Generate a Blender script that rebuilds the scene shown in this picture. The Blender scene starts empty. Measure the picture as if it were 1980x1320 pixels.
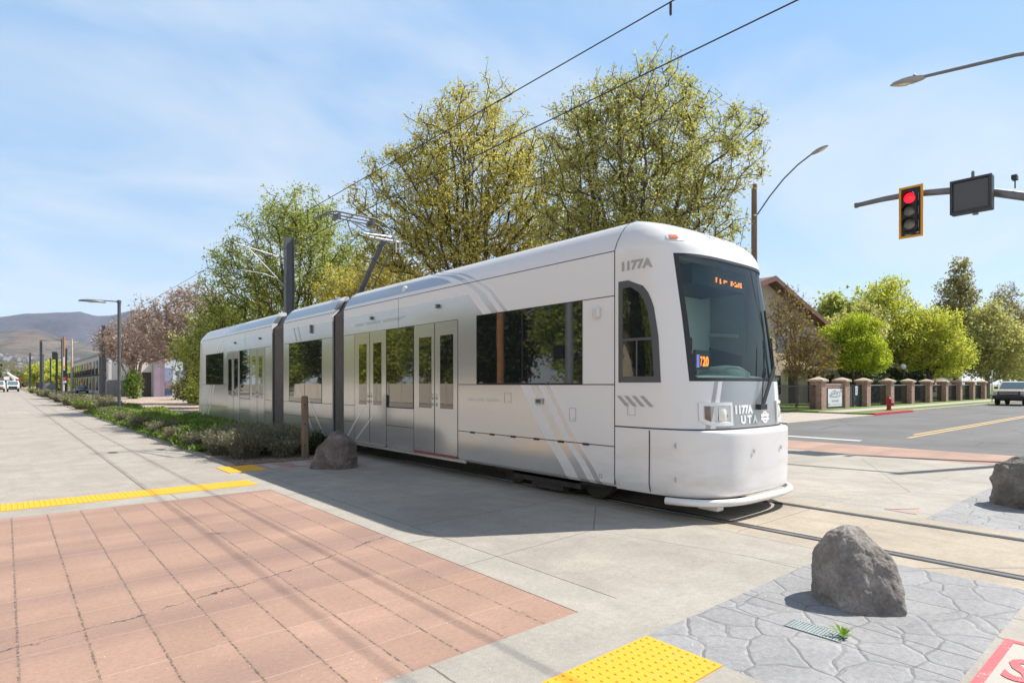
import bpy, math, random
import numpy as np
from mathutils import Vector, noise as mnoise
R = math.radians
SC = bpy.context.scene
COL = SC.collection

# ------------------------------------------------------------------ camera
CAM_H = 1.68
HEAD = -math.atan2(0.6486, 0.7611)
cd = bpy.data.cameras.new('camera'); cam = bpy.data.objects.new('camera', cd); COL.objects.link(cam)
cam.location = (0, 0, CAM_H); cam.rotation_euler = (R(90), 0, HEAD)
cd.sensor_width = 36; cd.lens = 1150 / 1980 * 36; cd.shift_y = 83 / 1980
cd.clip_start = 0.1; cd.clip_end = 20000
SC.camera = cam

# ------------------------------------------------------------------ sky and sun
SUN_EL, SUN_AZ = R(50), R(110)
SUN = Vector((math.sin(SUN_AZ) * math.cos(SUN_EL), math.cos(SUN_AZ) * math.cos(SUN_EL), math.sin(SUN_EL)))
w = bpy.data.worlds.new('World'); SC.world = w; w.use_nodes = True
nt = w.node_tree; nt.nodes.clear(); L = nt.links.new
def wn(t, **k):
    n = nt.nodes.new(t)
    for a, b in k.items(): setattr(n, a, b)
    return n
out = wn('ShaderNodeOutputWorld'); bg = wn('ShaderNodeBackground'); bg.inputs[1].default_value = 0.125
sky = wn('ShaderNodeTexSky', sky_type='NISHITA', sun_disc=False)
sky.sun_elevation = SUN_EL; sky.sun_rotation = SUN_AZ; sky.altitude = 1300; sky.air_density = 1.0; sky.dust_density = 0.6; sky.ozone_density = 1.4
tc = wn('ShaderNodeTexCoord'); sep = wn('ShaderNodeSeparateXYZ'); L(tc.outputs['Generated'], sep.inputs[0])
mz = wn('ShaderNodeMath', operation='MAXIMUM'); mz.inputs[1].default_value = 0.0; L(sep.outputs[2], mz.inputs[0])
ad = wn('ShaderNodeMath', operation='ADD'); ad.inputs[1].default_value = 0.18; L(mz.outputs[0], ad.inputs[0])
dv = wn('ShaderNodeVectorMath', operation='DIVIDE'); L(tc.outputs['Generated'], dv.inputs[0])
cb = wn('ShaderNodeCombineXYZ'); cb.inputs[2].default_value = 1
for i in (0, 1): L(ad.outputs[0], cb.inputs[i])
L(cb.outputs[0], dv.inputs[1])
mp = wn('ShaderNodeMapping'); mp.inputs['Scale'].default_value = (0.75, 1.5, 0.4); mp.inputs['Rotation'].default_value = (0, 0, R(80)); mp.inputs['Location'].default_value = (3.3, 8.8, 0); L(dv.outputs[0], mp.inputs[0])
n1 = wn('ShaderNodeTexNoise'); n1.inputs['Scale'].default_value = 1.2; n1.inputs['Detail'].default_value = 7; n1.inputs['Roughness'].default_value = 0.55; n1.inputs['Distortion'].default_value = 0.5
L(mp.outputs[0], n1.inputs['Vector'])
rp = wn('ShaderNodeValToRGB'); rp.color_ramp.elements[0].position = 0.42; rp.color_ramp.elements[1].position = 0.66
rp.color_ramp.elements[1].color = (0.5, 0.5, 0.5, 1); L(n1.outputs[0], rp.inputs[0])
gn = wn('ShaderNodeVectorMath', operation='SCALE'); gn.inputs['Scale'].default_value = 1.12; L(sky.outputs[0], gn.inputs[0])
mx = wn('ShaderNodeMix', data_type='RGBA'); L(rp.outputs[0], mx.inputs[0]); mx.inputs[7].default_value = (4.9, 5.2, 5.5, 1)
bs = wn('ShaderNodeMix', data_type='RGBA'); bs.inputs[0].default_value = 0.65; L(gn.outputs[0], bs.inputs[6]); gr = wn('ShaderNodeValToRGB'); gr.color_ramp.elements[0].color = (4.0, 4.7, 5.2, 1); gr.color_ramp.elements[1].color = (0.4, 0.75, 1.5, 1); gr.color_ramp.elements[1].position = 0.78; gr.color_ramp.elements.new(0.53).color = (1.9, 3.5, 5.6, 1); gr.color_ramp.elements.new(0.16).color = (3.2, 4.3, 5.3, 1); L(mz.outputs[0], gr.inputs[0]); L(gr.outputs[0], bs.inputs[7]); L(bs.outputs[2], mx.inputs[6])  # zenith, out of view, is darkened to deepen the shade on the ground
# added warm veil over the unseen left sky, filling the tram's shaded side
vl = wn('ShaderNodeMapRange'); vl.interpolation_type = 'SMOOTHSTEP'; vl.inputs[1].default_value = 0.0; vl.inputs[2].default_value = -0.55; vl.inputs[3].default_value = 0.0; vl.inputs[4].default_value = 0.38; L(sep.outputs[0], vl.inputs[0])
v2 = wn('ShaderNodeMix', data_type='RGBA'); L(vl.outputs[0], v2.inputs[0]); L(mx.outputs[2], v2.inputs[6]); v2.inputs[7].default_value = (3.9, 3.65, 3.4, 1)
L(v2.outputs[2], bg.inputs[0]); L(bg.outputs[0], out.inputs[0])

sd = bpy.data.lights.new('sun', 'SUN'); sd.energy = 4.9; sd.angle = R(0.5); sd.color = (1.0, 0.955, 0.88)
so = bpy.data.objects.new('sun', sd); COL.objects.link(so); so.rotation_euler = (-SUN).to_track_quat('-Z', 'Y').to_euler(); so.location = (30, -10, 40)
SC.view_settings.view_transform = 'Standard'; SC.view_settings.look = 'None'; SC.view_settings.gamma = 1; SC.view_settings.exposure = 0.58
SC.cycles.max_bounces = 7; SC.cycles.diffuse_bounces = 3; SC.cycles.glossy_bounces = 4; SC.cycles.transparent_max_bounces = 10
SC.cycles.use_denoising = True; SC.cycles.sample_clamp_indirect = 6

# ------------------------------------------------------------------ helpers: materials
class NB:
    """small node builder"""
    def __init__(s, name):
        s.m = bpy.data.materials.new(name); s.m.use_nodes = True; s.t = s.m.node_tree; s.t.nodes.clear()
        s.out = s.n('ShaderNodeOutputMaterial'); s._pos = None
    def n(s, t, **k):
        n = s.t.nodes.new(t)
        for a, b in k.items(): setattr(n, a, b)
        return n
    def put(s, sock, v):
        if isinstance(v, bpy.types.NodeSocket): s.t.links.new(v, sock)
        elif v is not None:
            if isinstance(v, (tuple, list)) and len(v) == 3 and sock.type == 'RGBA': v = (*v, 1)
            sock.default_value = v
    def pos(s, obj=False):
        if obj: return s.n('ShaderNodeTexCoord').outputs['Object']
        if s._pos is None: s._pos = s.n('ShaderNodeNewGeometry').outputs['Position']
        return s._pos
    def xyz(s, v):
        n = s.n('ShaderNodeSeparateXYZ'); s.put(n.inputs[0], v); return n.outputs
    def M(s, op, a, b=None, c=None):
        n = s.n('ShaderNodeMath', operation=op); s.put(n.inputs[0], a)
        if b is not None: s.put(n.inputs[1], b)
        if c is not None: s.put(n.inputs[2], c)
        return n.outputs[0]
    def scale(s, v, k):
        n = s.n('ShaderNodeMapping'); s.put(n.inputs[0], v); n.inputs['Scale'].default_value = k if isinstance(k, tuple) else (k, k, k); return n.outputs[0]
    def noise(s, scale, detail=4, rough=0.55, vec=None, dist=0):
        n = s.n('ShaderNodeTexNoise'); s.put(n.inputs['Vector'], vec if vec is not None else s.pos())
        n.inputs['Scale'].default_value = scale; n.inputs['Detail'].default_value = detail; n.inputs['Roughness'].default_value = rough; n.inputs['Distortion'].default_value = dist
        return n.outputs[0]
    def vor(s, scale, feature='DISTANCE_TO_EDGE', vec=None, rnd=1.0):
        n = s.n('ShaderNodeTexVoronoi', feature=feature); s.put(n.inputs['Vector'], vec if vec is not None else s.pos()); n.inputs['Scale'].default_value = scale
        n.inputs['Randomness'].default_value = rnd
        return n.outputs
    def ramp(s, f, *st):
        n = s.n('ShaderNodeValToRGB'); s.put(n.inputs[0], f); e = n.color_ramp.elements
        while len(e) < len(st): e.new(0.5)
        for i, (p, c) in enumerate(st):
            e[i].position = p; e[i].color = (*c, 1) if isinstance(c, tuple) else (c, c, c, 1)
        return n.outputs[0]
    def map(s, v, a, b, c=0.0, d=1.0):
        n = s.n('ShaderNodeMapRange'); s.put(n.inputs[0], v)
        for i, q in enumerate((a, b, c, d)): n.inputs[i + 1].default_value = q
        return n.outputs[0]
    def mix(s, f, a, b, mode='MIX'):
        n = s.n('ShaderNodeMix', data_type='RGBA', blend_type=mode); s.put(n.inputs[0], f); s.put(n.inputs[6], a); s.put(n.inputs[7], b); return n.outputs[2]
    def line(s, c, off, sp, wd):
        """1 on lines of width wd every sp along coordinate c"""
        f = s.M('FRACT', s.M('ADD', s.M('DIVIDE', s.M('SUBTRACT', c, off), sp), 0.5))
        return s.M('LESS_THAN', s.M('MULTIPLY', s.M('ABSOLUTE', s.M('SUBTRACT', f, 0.5)), sp), wd / 2)
    def at(s, c, off, wd):
        return s.M('LESS_THAN', s.M('ABSOLUTE', s.M('SUBTRACT', c, off)), wd / 2)
    def bump(s, h, st=0.3, d=0.02):
        n = s.n('ShaderNodeBump'); n.inputs['Strength'].default_value = st; n.inputs['Distance'].default_value = d; s.put(n.inputs['Height'], h); return n.outputs[0]
    def pbr(s, col, rough=0.6, metal=0.0, normal=None, spec=None, coat=0.0, alpha=None, emit=None, es=0.0):
        b = s.n('ShaderNodeBsdfPrincipled'); s.put(b.inputs['Base Color'], col); s.put(b.inputs['Roughness'], rough); s.put(b.inputs['Metallic'], metal)
        if normal is not None: s.put(b.inputs['Normal'], normal)
        if spec is not None: s.put(b.inputs['Specular IOR Level'], spec)
        if coat: b.inputs['Coat Weight'].default_value = coat; b.inputs['Coat Roughness'].default_value = 0.03
        if emit: s.put(b.inputs['Emission Color'], emit); b.inputs['Emission Strength'].default_value = es
        s.t.links.new(b.outputs[0], s.out.inputs[0]); return s.m

def simple(name, col, rough=0.55, metal=0.0, var=0.12, sc=6.0, bump=0.0, spec=None, coat=0.0, obj=False):
    b = NB(name); p = b.pos(obj)
    f = b.noise(sc, 5, 0.6, p)
    c0 = tuple(x * (1 - var) for x in col); c1 = tuple(min(1, x * (1 + var)) for x in col)
    c = b.ramp(f, (0.3, c0), (0.7, c1))
    nrm = b.bump(b.noise(sc * 12, 4, 0.6, p), bump, 0.01) if bump else None
    return b.pbr(c, rough, metal, nrm, spec, coat)

# ------------------------------------------------------------------ helpers: meshes
ORG = {}
class MB:
    def __init__(s): s.v = []; s.f = []; s.mi = []; s.m = 0
    def add(s, vs, fs):
        o = len(s.v); s.v += [tuple(p) for p in vs]; s.f += [tuple(i + o for i in f) for f in fs]; s.mi += [s.m] * len(fs); return s
    def box(s, x0, x1, y0, y1, z0, z1):
        v = [(x, y, z) for z in (z0, z1) for y in (y0, y1) for x in (x0, x1)]
        return s.add(v, [(0, 2, 3, 1), (4, 5, 7, 6), (0, 1, 5, 4), (2, 6, 7, 3), (0, 4, 6, 2), (1, 3, 7, 5)])
    def obox(s, c, ax, ay, az, hx, hy, hz):
        c = Vector(c); ax, ay, az = [Vector(a).normalized() for a in (ax, ay, az)]
        v = [c + ax * hx * i + ay * hy * j + az * hz * k for k in (-1, 1) for j in (-1, 1) for i in (-1, 1)]
        return s.add(v, [(0, 2, 3, 1), (4, 5, 7, 6), (0, 1, 5, 4), (2, 6, 7, 3), (0, 4, 6, 2), (1, 3, 7, 5)])
    def tube(s, path, r, n=8, caps=True):
        P = [Vector(p) for p in path]; k = len(P)
        if not isinstance(r, (list, tuple)): r = [r] * k
        up = None; vs = []
        for i in range(k):
            d = (P[min(i + 1, k - 1)] - P[max(i - 1, 0)]).normalized()
            if up is None: up = Vector((0, 0, 1)) if abs(d.z) < 0.9 else Vector((1, 0, 0))
            a = d.cross(up).normalized(); b = a.cross(d).normalized(); up = b
            for j in range(n):
                t = 2 * math.pi * j / n; vs.append(P[i] + (a * math.cos(t) + b * math.sin(t)) * r[i])
        fs = [(i * n + j, i * n + (j + 1) % n, (i + 1) * n + (j + 1) % n, (i + 1) * n + j) for i in range(k - 1) for j in range(n)]
        if caps: fs += [tuple(range(n - 1, -1, -1)), tuple(range((k - 1) * n, k * n))]
        return s.add(vs, fs)
    def lathe(s, c, prof, n=20, axis=2):
        """prof: (radius, height) pairs about an axis through c"""
        vs = []
        for r, h in prof:
            for j in range(n):
                t = 2 * math.pi * j / n; q = [r * math.cos(t), r * math.sin(t), h]
                if axis == 0: q = [h, q[0], q[1]]
                elif axis == 1: q = [q[1], h, q[0]]
                vs.append((c[0] + q[0], c[1] + q[1], c[2] + q[2]))
        k = len(prof)
        fs = [(i * n + j, i * n + (j + 1) % n, (i + 1) * n + (j + 1) % n, (i + 1) * n + j) for i in range(k - 1) for j in range(n)]
        fs += [tuple(range(n - 1, -1, -1)), tuple(range((k - 1) * n, k * n))]
        return s.add(vs, fs)
    def prism(s, poly, fn0, fn1):
        """a 2-D outline placed twice by two functions (front and back) and walled"""
        n = len(poly); vs = [fn0(*p) for p in poly] + [fn1(*p) for p in poly]
        fs = [tuple(range(n)), tuple(range(2 * n - 1, n - 1, -1))] + [(i, n + i, n + (i + 1) % n, (i + 1) % n) for i in range(n)]
        return s.add(vs, fs)
    def grid(s, rows):
        nr, nc = len(rows), len(rows[0])
        return s.add([p for r in rows for p in r], [(i * nc + j, i * nc + j + 1, (i + 1) * nc + j + 1, (i + 1) * nc + j) for i in range(nr - 1) for j in range(nc - 1)])

def build(mb, name, mats, parent=None, smooth=None, bevel=0.0, fixn=True):
    me = bpy.data.meshes.new(name)
    org = ORG.get(parent.name, (0, 0, 0)) if parent else (0, 0, 0)
    vs = [(p[0] - org[0], p[1] - org[1], p[2] - org[2]) for p in mb.v]
    me.from_pydata(vs, [], mb.f)
    for m in (mats if isinstance(mats, (list, tuple)) else [mats]): me.materials.append(m)
    if any(mb.mi): me.polygons.foreach_set('material_index', mb.mi)
    if fixn:
        import bmesh
        b = bmesh.new(); b.from_mesh(me); bmesh.ops.remove_doubles(b, verts=b.verts, dist=1e-5); bmesh.ops.recalc_face_normals(b, faces=b.faces); b.to_mesh(me); b.free()
    if smooth is not None:
        me.polygons.foreach_set('use_smooth', [True] * len(me.polygons)); me.set_sharp_from_angle(angle=R(smooth))
    me.update()
    o = bpy.data.objects.new(name, me); COL.objects.link(o)
    if parent: o.parent = parent; ORG[o.name] = org
    if bevel:
        md = o.modifiers.new('bevel', 'BEVEL'); md.width = bevel; md.segments = 2; md.limit_method = 'ANGLE'; md.angle_limit = R(40)
    return o
def thing(name, label, cat, loc=(0, 0, 0), group=None):
    o = bpy.data.objects.new(name, None); COL.objects.link(o); o.location = loc; o.empty_display_size = 0.2
    ORG[o.name] = tuple(loc); return tag(o, label, cat, group)
def tag(o, label, cat, group=None):
    o['label'] = label; o['category'] = cat
    if group: o['group'] = group
    return o
def solo(mb, name, mat, label, cat, group=None, **k): return tag(build(mb, name, mat, **k), label, cat, group)
def struct(mb, name, mat, kind='structure', **k):
    o = build(mb, name, mat, **k); o['kind'] = kind; return o
def copy_tree(o, loc, label=None, rz=None, scale=None):
    c = o.copy(); COL.objects.link(c); c.location = loc
    if label: c['label'] = label
    if rz is not None: c.rotation_euler = (0, 0, rz)
    if scale is not None: c.scale = scale
    for ch in list(o.children):
        d = ch.copy(); COL.objects.link(d); d.parent = c
        for g in list(ch.children):
            e = g.copy(); COL.objects.link(e); e.parent = d
    return c
def npmesh(name, V, Fq, mats, parent=None, mi=None, smooth=False):
    """fast quad mesh from numpy arrays"""
    org = ORG.get(parent.name, (0, 0, 0)) if parent else (0, 0, 0)
    me = bpy.data.meshes.new(name); V = np.asarray(V, float) - np.array(org); Fq = np.asarray(Fq, np.int32); k = Fq.shape[1]
    me.vertices.add(len(V)); me.vertices.foreach_set('co', V.astype(np.float32).ravel())
    me.loops.add(Fq.size); me.loops.foreach_set('vertex_index', Fq.ravel())
    me.polygons.add(len(Fq)); me.polygons.foreach_set('loop_start', np.arange(0, Fq.size, k, dtype=np.int32))
    for m in (mats if isinstance(mats, (list, tuple)) else [mats]): me.materials.append(m)
    if mi is not None: me.polygons.foreach_set('material_index', np.asarray(mi, np.int32))
    if smooth: me.polygons.foreach_set('use_smooth', np.ones(len(Fq), bool))
    me.update(calc_edges=True); me.validate()
    o = bpy.data.objects.new(name, me); COL.objects.link(o)
    if parent: o.parent = parent; ORG[o.name] = org
    return o
def text_mesh(s, size, bold=0.0, spacing=1.0):
    """2-D triangles of a word: list of vertices (x, y) and faces, starting at x=0"""
    c = bpy.data.curves.new('txt', 'FONT'); c.body = s; c.size = size; c.offset = bold; c.space_character = spacing; c.resolution_u = 3
    o = bpy.data.objects.new('txt', c); COL.objects.link(o); dg = bpy.context.evaluated_depsgraph_get()
    me = bpy.data.meshes.new_from_object(o.evaluated_get(dg))
    v = [(p.co.x, p.co.y) for p in me.vertices]; f = [tuple(p.vertices) for p in me.polygons]
    bpy.data.objects.remove(o); bpy.data.meshes.remove(me); bpy.data.curves.remove(c)
    return v, f
def put_text(mb, s, size, fn, bold=0.0, spacing=1.0, width=None, center=False):
    v, f = text_mesh(s, size, bold, spacing)
    w_ = max(p[0] for p in v); k = width / w_ if width else 1.0; o = -w_ * k / 2 if center else 0
    mb.add([fn(p[0] * k + o, p[1]) for p in v], f)
# ------------------------------------------------------------------ ground materials
def concrete(name, base, var=0.22, joints=(), streak=0.0, dirt=0.25):
    b = NB(name); p = b.pos(); x, y, z = b.xyz(p)
    big = b.noise(0.55, 5, 0.6); mid = b.noise(4.5, 5, 0.65); fine = b.noise(120, 3, 0.7)
    c = b.ramp(big, (0.3, tuple(k * (1 - var) for k in base)), (0.72, tuple(k * (1 + var * 0.6) for k in base)))
    c = b.mix(b.map(mid, 0.35, 0.75, 0.0, 0.35), c, tuple(k * 0.78 for k in base))
    c = b.mix(0.6, c, b.ramp(fine, (0.3, 0.3), (0.7, 0.7)), 'OVERLAY')
    c = b.mix(0.32, c, b.ramp(b.noise(22, 7, 0.8), (0.32, 0.28), (0.68, 0.72)), 'OVERLAY')
    c = b.mix(0.3, c, b.ramp(b.noise(1.7, 5, 0.7, dist=0.6), (0.35, 0.34), (0.65, 0.64)), 'OVERLAY')
    st = b.noise(1.0, 5, 0.6, b.scale(p, (3.5, 0.22, 1)))
    c = b.mix(b.map(st, 0.52, 0.72, 0.0, dirt), c, tuple(k * 0.62 for k in base))
    sp = b.vor(16.0, 'F1')[0]; spk = b.M('LESS_THAN', sp, b.map(b.noise(0.9, 3), 0.40, 0.75, 0.0, 0.22))
    c = b.mix(b.M('MULTIPLY', spk, 0.55), c, (0.12, 0.1, 0.09))
    crk = b.M('LESS_THAN', b.vor(0.16, vec=b.scale(p, 1.0))[0], 0.0012)
    h = b.M('MULTIPLY', b.noise(260, 3, 0.7), 0.3)
    g = b.M('MULTIPLY', crk, 0.6)
    wob = b.M('MULTIPLY', b.M('SUBTRACT', b.noise(9, 3), 0.5), 0.02)
    xw, yw = b.M('ADD', x, wob), b.M('ADD', y, wob)
    for ax, off, spc, wd in joints:
        cc = xw if ax == 'x' else yw
        g = b.M('MAXIMUM', g, b.line(cc, off, spc, wd) if spc else b.at(cc, off, wd))
    c = b.mix(b.M('MULTIPLY', g, 0.8), c, (0.09, 0.075, 0.06))
    return b.pbr(c, b.map(mid, 0.2, 0.8, 0.75, 0.9), 0, b.bump(b.M('SUBTRACT', b.M('ADD', h, b.M('MULTIPLY', b.noise(30, 5, 0.7), 0.25)), b.M('MULTIPLY', g, 2.0)), 0.5, 0.008))

M_conc_warm = concrete('concrete_warm', (0.365, 0.33, 0.28), joints=[('y', 6.15, 4.6, 0.012), ('x', 9.4, 3.1, 0.012)])
M_conc_trail = concrete('concrete_trail', (0.375, 0.332, 0.284), var=0.12, joints=[('x', 1.7, 3.6, 0.014), ('y', 15.2, 4.5, 0.014)], dirt=0.3)
M_conc_band = concrete('concrete_band', (0.365, 0.335, 0.29), var=0.12, joints=[('x', 1.93, 3.6, 0.014)], dirt=0.2)
M_conc_side = concrete('concrete_side', (0.37, 0.34, 0.29), var=0.1, joints=[('y', 16.3, 3.6, 0.014)], dirt=0.15)
M_conc_track = concrete('concrete_track', (0.395, 0.335, 0.258), var=0.18, joints=[('y', 3.5, 4.2, 0.01)], dirt=0.35)
M_walk = concrete('sidewalk_concrete', (0.42, 0.37, 0.31), var=0.1, joints=[('x', 0, 1.5, 0.02)], dirt=0.15)

def pink_paving(name, near):
    b = NB(name); p = b.pos(); x, y, z = b.xyz(p)
    base = (0.40, 0.252, 0.186)
    wob = b.M('MULTIPLY', b.M('SUBTRACT', b.noise(11, 4, 0.7), 0.5), 0.022)
    xw, yw = b.M('ADD', x, wob), b.M('ADD', y, wob)
    cell = b.n('ShaderNodeTexWhiteNoise', noise_dimensions='2D'); cv = b.n('ShaderNodeCombineXYZ')
    b.put(cv.inputs[0], b.M('FLOOR', b.M('DIVIDE', b.M('SUBTRACT', x, 0.06), 0.353))); b.put(cv.inputs[1], b.M('FLOOR', b.M('DIVIDE', b.M('SUBTRACT', y, 9.8), 0.63))); b.put(cell.inputs[0], cv.outputs[0])
    big = b.noise(0.8, 5, 0.6); mid = b.noise(6, 5, 0.65); fine = b.noise(150, 3, 0.7)
    c = b.ramp(big, (0.3, tuple(k * 0.80 for k in base)), (0.7, tuple(k * 1.06 for k in base)))
    c = b.mix(0.16, c, b.ramp(cell.outputs[0], (0, 0.25), (1, 0.75)), 'OVERLAY')
    c = b.mix(b.map(mid, 0.4, 0.8, 0, 0.3), c, tuple(k * 0.82 for k in base))
    c = b.mix(0.55, c, b.ramp(fine, (0.3, 0.3), (0.7, 0.7)), 'OVERLAY')
    c = b.mix(0.32, c, b.ramp(b.noise(30, 6, 0.75), (0.32, 0.27), (0.68, 0.73)), 'OVERLAY')
    dark_tone = b.noise(1, 4, 0.5, b.scale(p, (0.12, 1.3, 1)))
    c = b.mix(b.map(dark_tone, 0.46, 0.66, 0, 0.5), c, (0.2, 0.13, 0.115))  # darker soft bands stretched along x
    dark_tone2 = b.noise(1, 4, 0.5, b.scale(p, (1.7, 0.09, 1)))
    c = b.mix(b.map(dark_tone2, 0.55, 0.7, 0, 0.15), c, (0.2, 0.14, 0.12))  # fainter darker bands stretched along y
    scuff = b.noise(1, 6, 0.75, b.scale(p, (3.0, 26, 1)))
    c = b.mix(b.map(scuff, 0.63, 0.69, 0, 0.8), c, (0.10, 0.075, 0.075))
    gx = b.line(xw, 0.06, 0.353, 0.0145)
    gy = b.line(yw, 9.80, 0.63, 0.008)
    sand = b.noise(30, 3, 0.7)
    c = b.mix(b.M('MULTIPLY', gy, 0.5), c, (0.62, 0.44, 0.35))
    halo = b.line(xw, 0.06, 0.353, 0.05); c = b.mix(b.M('MULTIPLY', halo, b.map(b.noise(3, 4), 0.4, 0.7, 0.0, 0.2)), c, (0.22, 0.15, 0.12))
    c = b.mix(b.M('MULTIPLY', gx, 0.86), c, b.ramp(sand, (0.42, (0.09, 0.06, 0.05)), (0.62, (0.36, 0.26, 0.19))))
    g = gx
    if near:
        # one long dark crack running across the paving
        wig = b.M('MULTIPLY', b.M('SUBTRACT', b.noise(2.6, 5, 0.7), 0.5), 0.30)
        yc = b.M('ADD', b.M('MULTIPLY', b.M('MULTIPLY', x, x), 0.06), b.M('ADD', b.M('MULTIPLY', x, 0.12), 4.94))
        cr = b.M('LESS_THAN', b.M('ABSOLUTE', b.M('SUBTRACT', b.M('ADD', y, wig), yc)), b.map(b.noise(5, 3), 0.35, 0.6, 0.0, 0.012))
        c = b.mix(b.M('MULTIPLY', cr, 0.9), c, (0.05, 0.045, 0.05)); g = b.M('MAXIMUM', g, cr)
    h = b.M('SUBTRACT', b.M('MULTIPLY', b.noise(240, 3, 0.7), 0.3), b.M('ADD', g, b.M('MULTIPLY', gy, 0.3)))
    return b.pbr(c, 0.82, 0, b.bump(h, 0.7, 0.012))
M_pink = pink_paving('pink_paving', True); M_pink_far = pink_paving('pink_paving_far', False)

b = NB('asphalt'); p = b.pos(); x, y, z = b.xyz(p)
c = b.ramp(b.noise(0.35, 5, 0.6), (0.3, (0.105, 0.102, 0.10)), (0.7, (0.155, 0.15, 0.145)))
c = b.mix(0.7, c, b.ramp(b.noise(90, 4, 0.8), (0.3, 0.3), (0.7, 0.7)), 'OVERLAY')
c = b.mix(b.map(b.noise(1, 4, 0.5, b.scale(p, (0.06, 0.8, 1))), 0.5, 0.7, 0, 0.4), c, (0.075, 0.073, 0.072))
crk = b.M('LESS_THAN', b.vor(0.22)[0], 0.006); c = b.mix(b.M('MULTIPLY', crk, 0.6), c, (0.05, 0.05, 0.05))
M_asph = b.pbr(c, 0.85, 0, b.bump(b.noise(160, 3, 0.7), 0.4, 0.01))

b = NB('flagstone'); p = b.pos(); x, y, z = b.xyz(p)
wv = b.n('ShaderNodeVectorMath', operation='ADD'); b.put(wv.inputs[0], b.scale(p, (0.82, 1.02, 0.0)))
ns = b.n('ShaderNodeTexNoise'); b.put(ns.inputs['Vector'], p); ns.inputs['Scale'].default_value = 2.2; ns.inputs['Detail'].default_value = 3
sv = b.n('ShaderNodeVectorMath', operation='SCALE'); b.put(sv.inputs[0], ns.outputs[1]); sv.inputs['Scale'].default_value = 0.16; b.put(wv.inputs[1], sv.outputs[0])
e = b.vor(3.3, vec=wv.outputs[0])[0]; cellc = b.vor(3.3, 'F1', vec=wv.outputs[0])[1]
cs = b.n('ShaderNodeSeparateColor'); b.put(cs.inputs[0], cellc)
c = b.ramp(b.noise(2.0, 5, 0.6), (0.3, (0.235, 0.233, 0.236)), (0.7, (0.305, 0.30, 0.30)))
c = b.mix(0.12, c, b.ramp(cs.outputs[0], (0, 0.3), (1, 0.7)), 'OVERLAY')
c = b.mix(0.5, c, b.ramp(b.noise(130, 3, 0.7), (0.3, 0.32), (0.7, 0.68)), 'OVERLAY')
c = b.mix(0.45, c, b.ramp(b.noise(24, 6, 0.75), (0.32, 0.28), (0.68, 0.72)), 'OVERLAY')
gate = b.map(b.noise(1.9, 3), 0.38, 0.58, 0.15, 1.0)
gr = b.M('MULTIPLY', b.map(e, 0.0, 0.0125, 1.0, 0.0), gate)
jt = b.M('MAXIMUM', b.M('MAXIMUM', b.at(b.M('SUBTRACT', x, b.M('MULTIPLY', b.noise(3, 3), 0.03)), 4.50, 0.015), b.at(b.M('SUBTRACT', x, b.M('MULTIPLY', b.noise(4, 3), 0.03)), 4.11, 0.012)), b.line(b.M('ADD', x, 0), 10.4, 900.0, 0.012))
gr = b.M('MAXIMUM', gr, jt)
c = b.mix(b.M('MULTIPLY', gr, 0.72), c, (0.075, 0.07, 0.065))
hh = b.M('ADD', b.M('MULTIPLY', b.map(e, 0.0, 0.06), 0.7), b.M('MULTIPLY', b.noise(14, 5, 0.6), 0.35))
M_flag = b.pbr(c, 0.8, 0, b.bump(b.M('SUBTRACT', hh, b.M('MULTIPLY', jt, 1.5)), 0.8, 0.016))

def soil(name, c0, c1, sc=30, bm=0.6):
    b = NB(name)
    c = b.ramp(b.noise(0.4, 5, 0.6), (0.35, c0), (0.65, c1)); ch = b.vor(sc, 'F1')
    cs = b.n('ShaderNodeSeparateColor'); b.put(cs.inputs[0], ch[1])
    c = b.mix(0.75, c, b.ramp(cs.outputs[0], (0, 0.2), (1, 0.8)), 'OVERLAY')
    c = b.mix(b.map(b.noise(1.5, 5, 0.6), 0.45, 0.7, 0, 0.5), c, tuple(k * 0.6 for k in c0))
    return b.pbr(c, 0.92, 0, b.bump(ch[0], bm, 0.03))
M_mulch = soil('mulch', (0.20, 0.145, 0.10), (0.30, 0.235, 0.17), 42)
M_dirt = soil('gravel_lot', (0.36, 0.27, 0.205), (0.46, 0.36, 0.28), 9)
M_ground = soil('bare_ground', (0.22, 0.18, 0.12), (0.28, 0.24, 0.15), 2.0)
b = NB('lawn'); c = b.ramp(b.noise(0.6, 5, 0.6), (0.3, (0.075, 0.135, 0.02)), (0.7, (0.16, 0.25, 0.035)))
c = b.mix(0.7, c, b.ramp(b.noise(22, 4, 0.8), (0.3, 0.25), (0.7, 0.75)), 'OVERLAY')
M_lawn = b.pbr(c, 0.9, 0, b.bump(b.noise(60, 3, 0.8), 0.8, 0.03))
def paint(name, col, wear=0.35, bg=(0.3, 0.28, 0.25)):
    b = NB(name); f = b.noise(9, 6, 0.75)
    c = b.mix(b.map(f, 0.56, 0.64, 0, wear), col, bg); c = b.mix(0.4, c, b.ramp(b.noise(90, 3), (0.3, 0.4), (0.7, 0.6)), 'OVERLAY')
    return b.pbr(c, 0.7, 0, b.bump(b.noise(150, 3), 0.3, 0.005))
M_yellow_line = paint('yellow_road_paint', (0.60, 0.40, 0.12), 0.5, (0.15, 0.145, 0.14)); M_white_line = paint('white_road_paint', (0.6, 0.58, 0.55), 0.5, (0.15, 0.145, 0.14))
M_red_paint = paint('red_stencil_paint', (0.55, 0.10, 0.11), 0.9, (0.42, 0.38, 0.33)); M_red_curb = paint('red_curb_paint', (0.5, 0.05, 0.07), 0.3)
M_stencil_bg = paint('pale_stencil_ground', (0.42, 0.385, 0.335), 0.6, (0.36, 0.32, 0.28))
M_red_faded = paint('red_faded_paint', (0.52, 0.25, 0.22), 0.9, (0.43, 0.375, 0.30))
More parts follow.
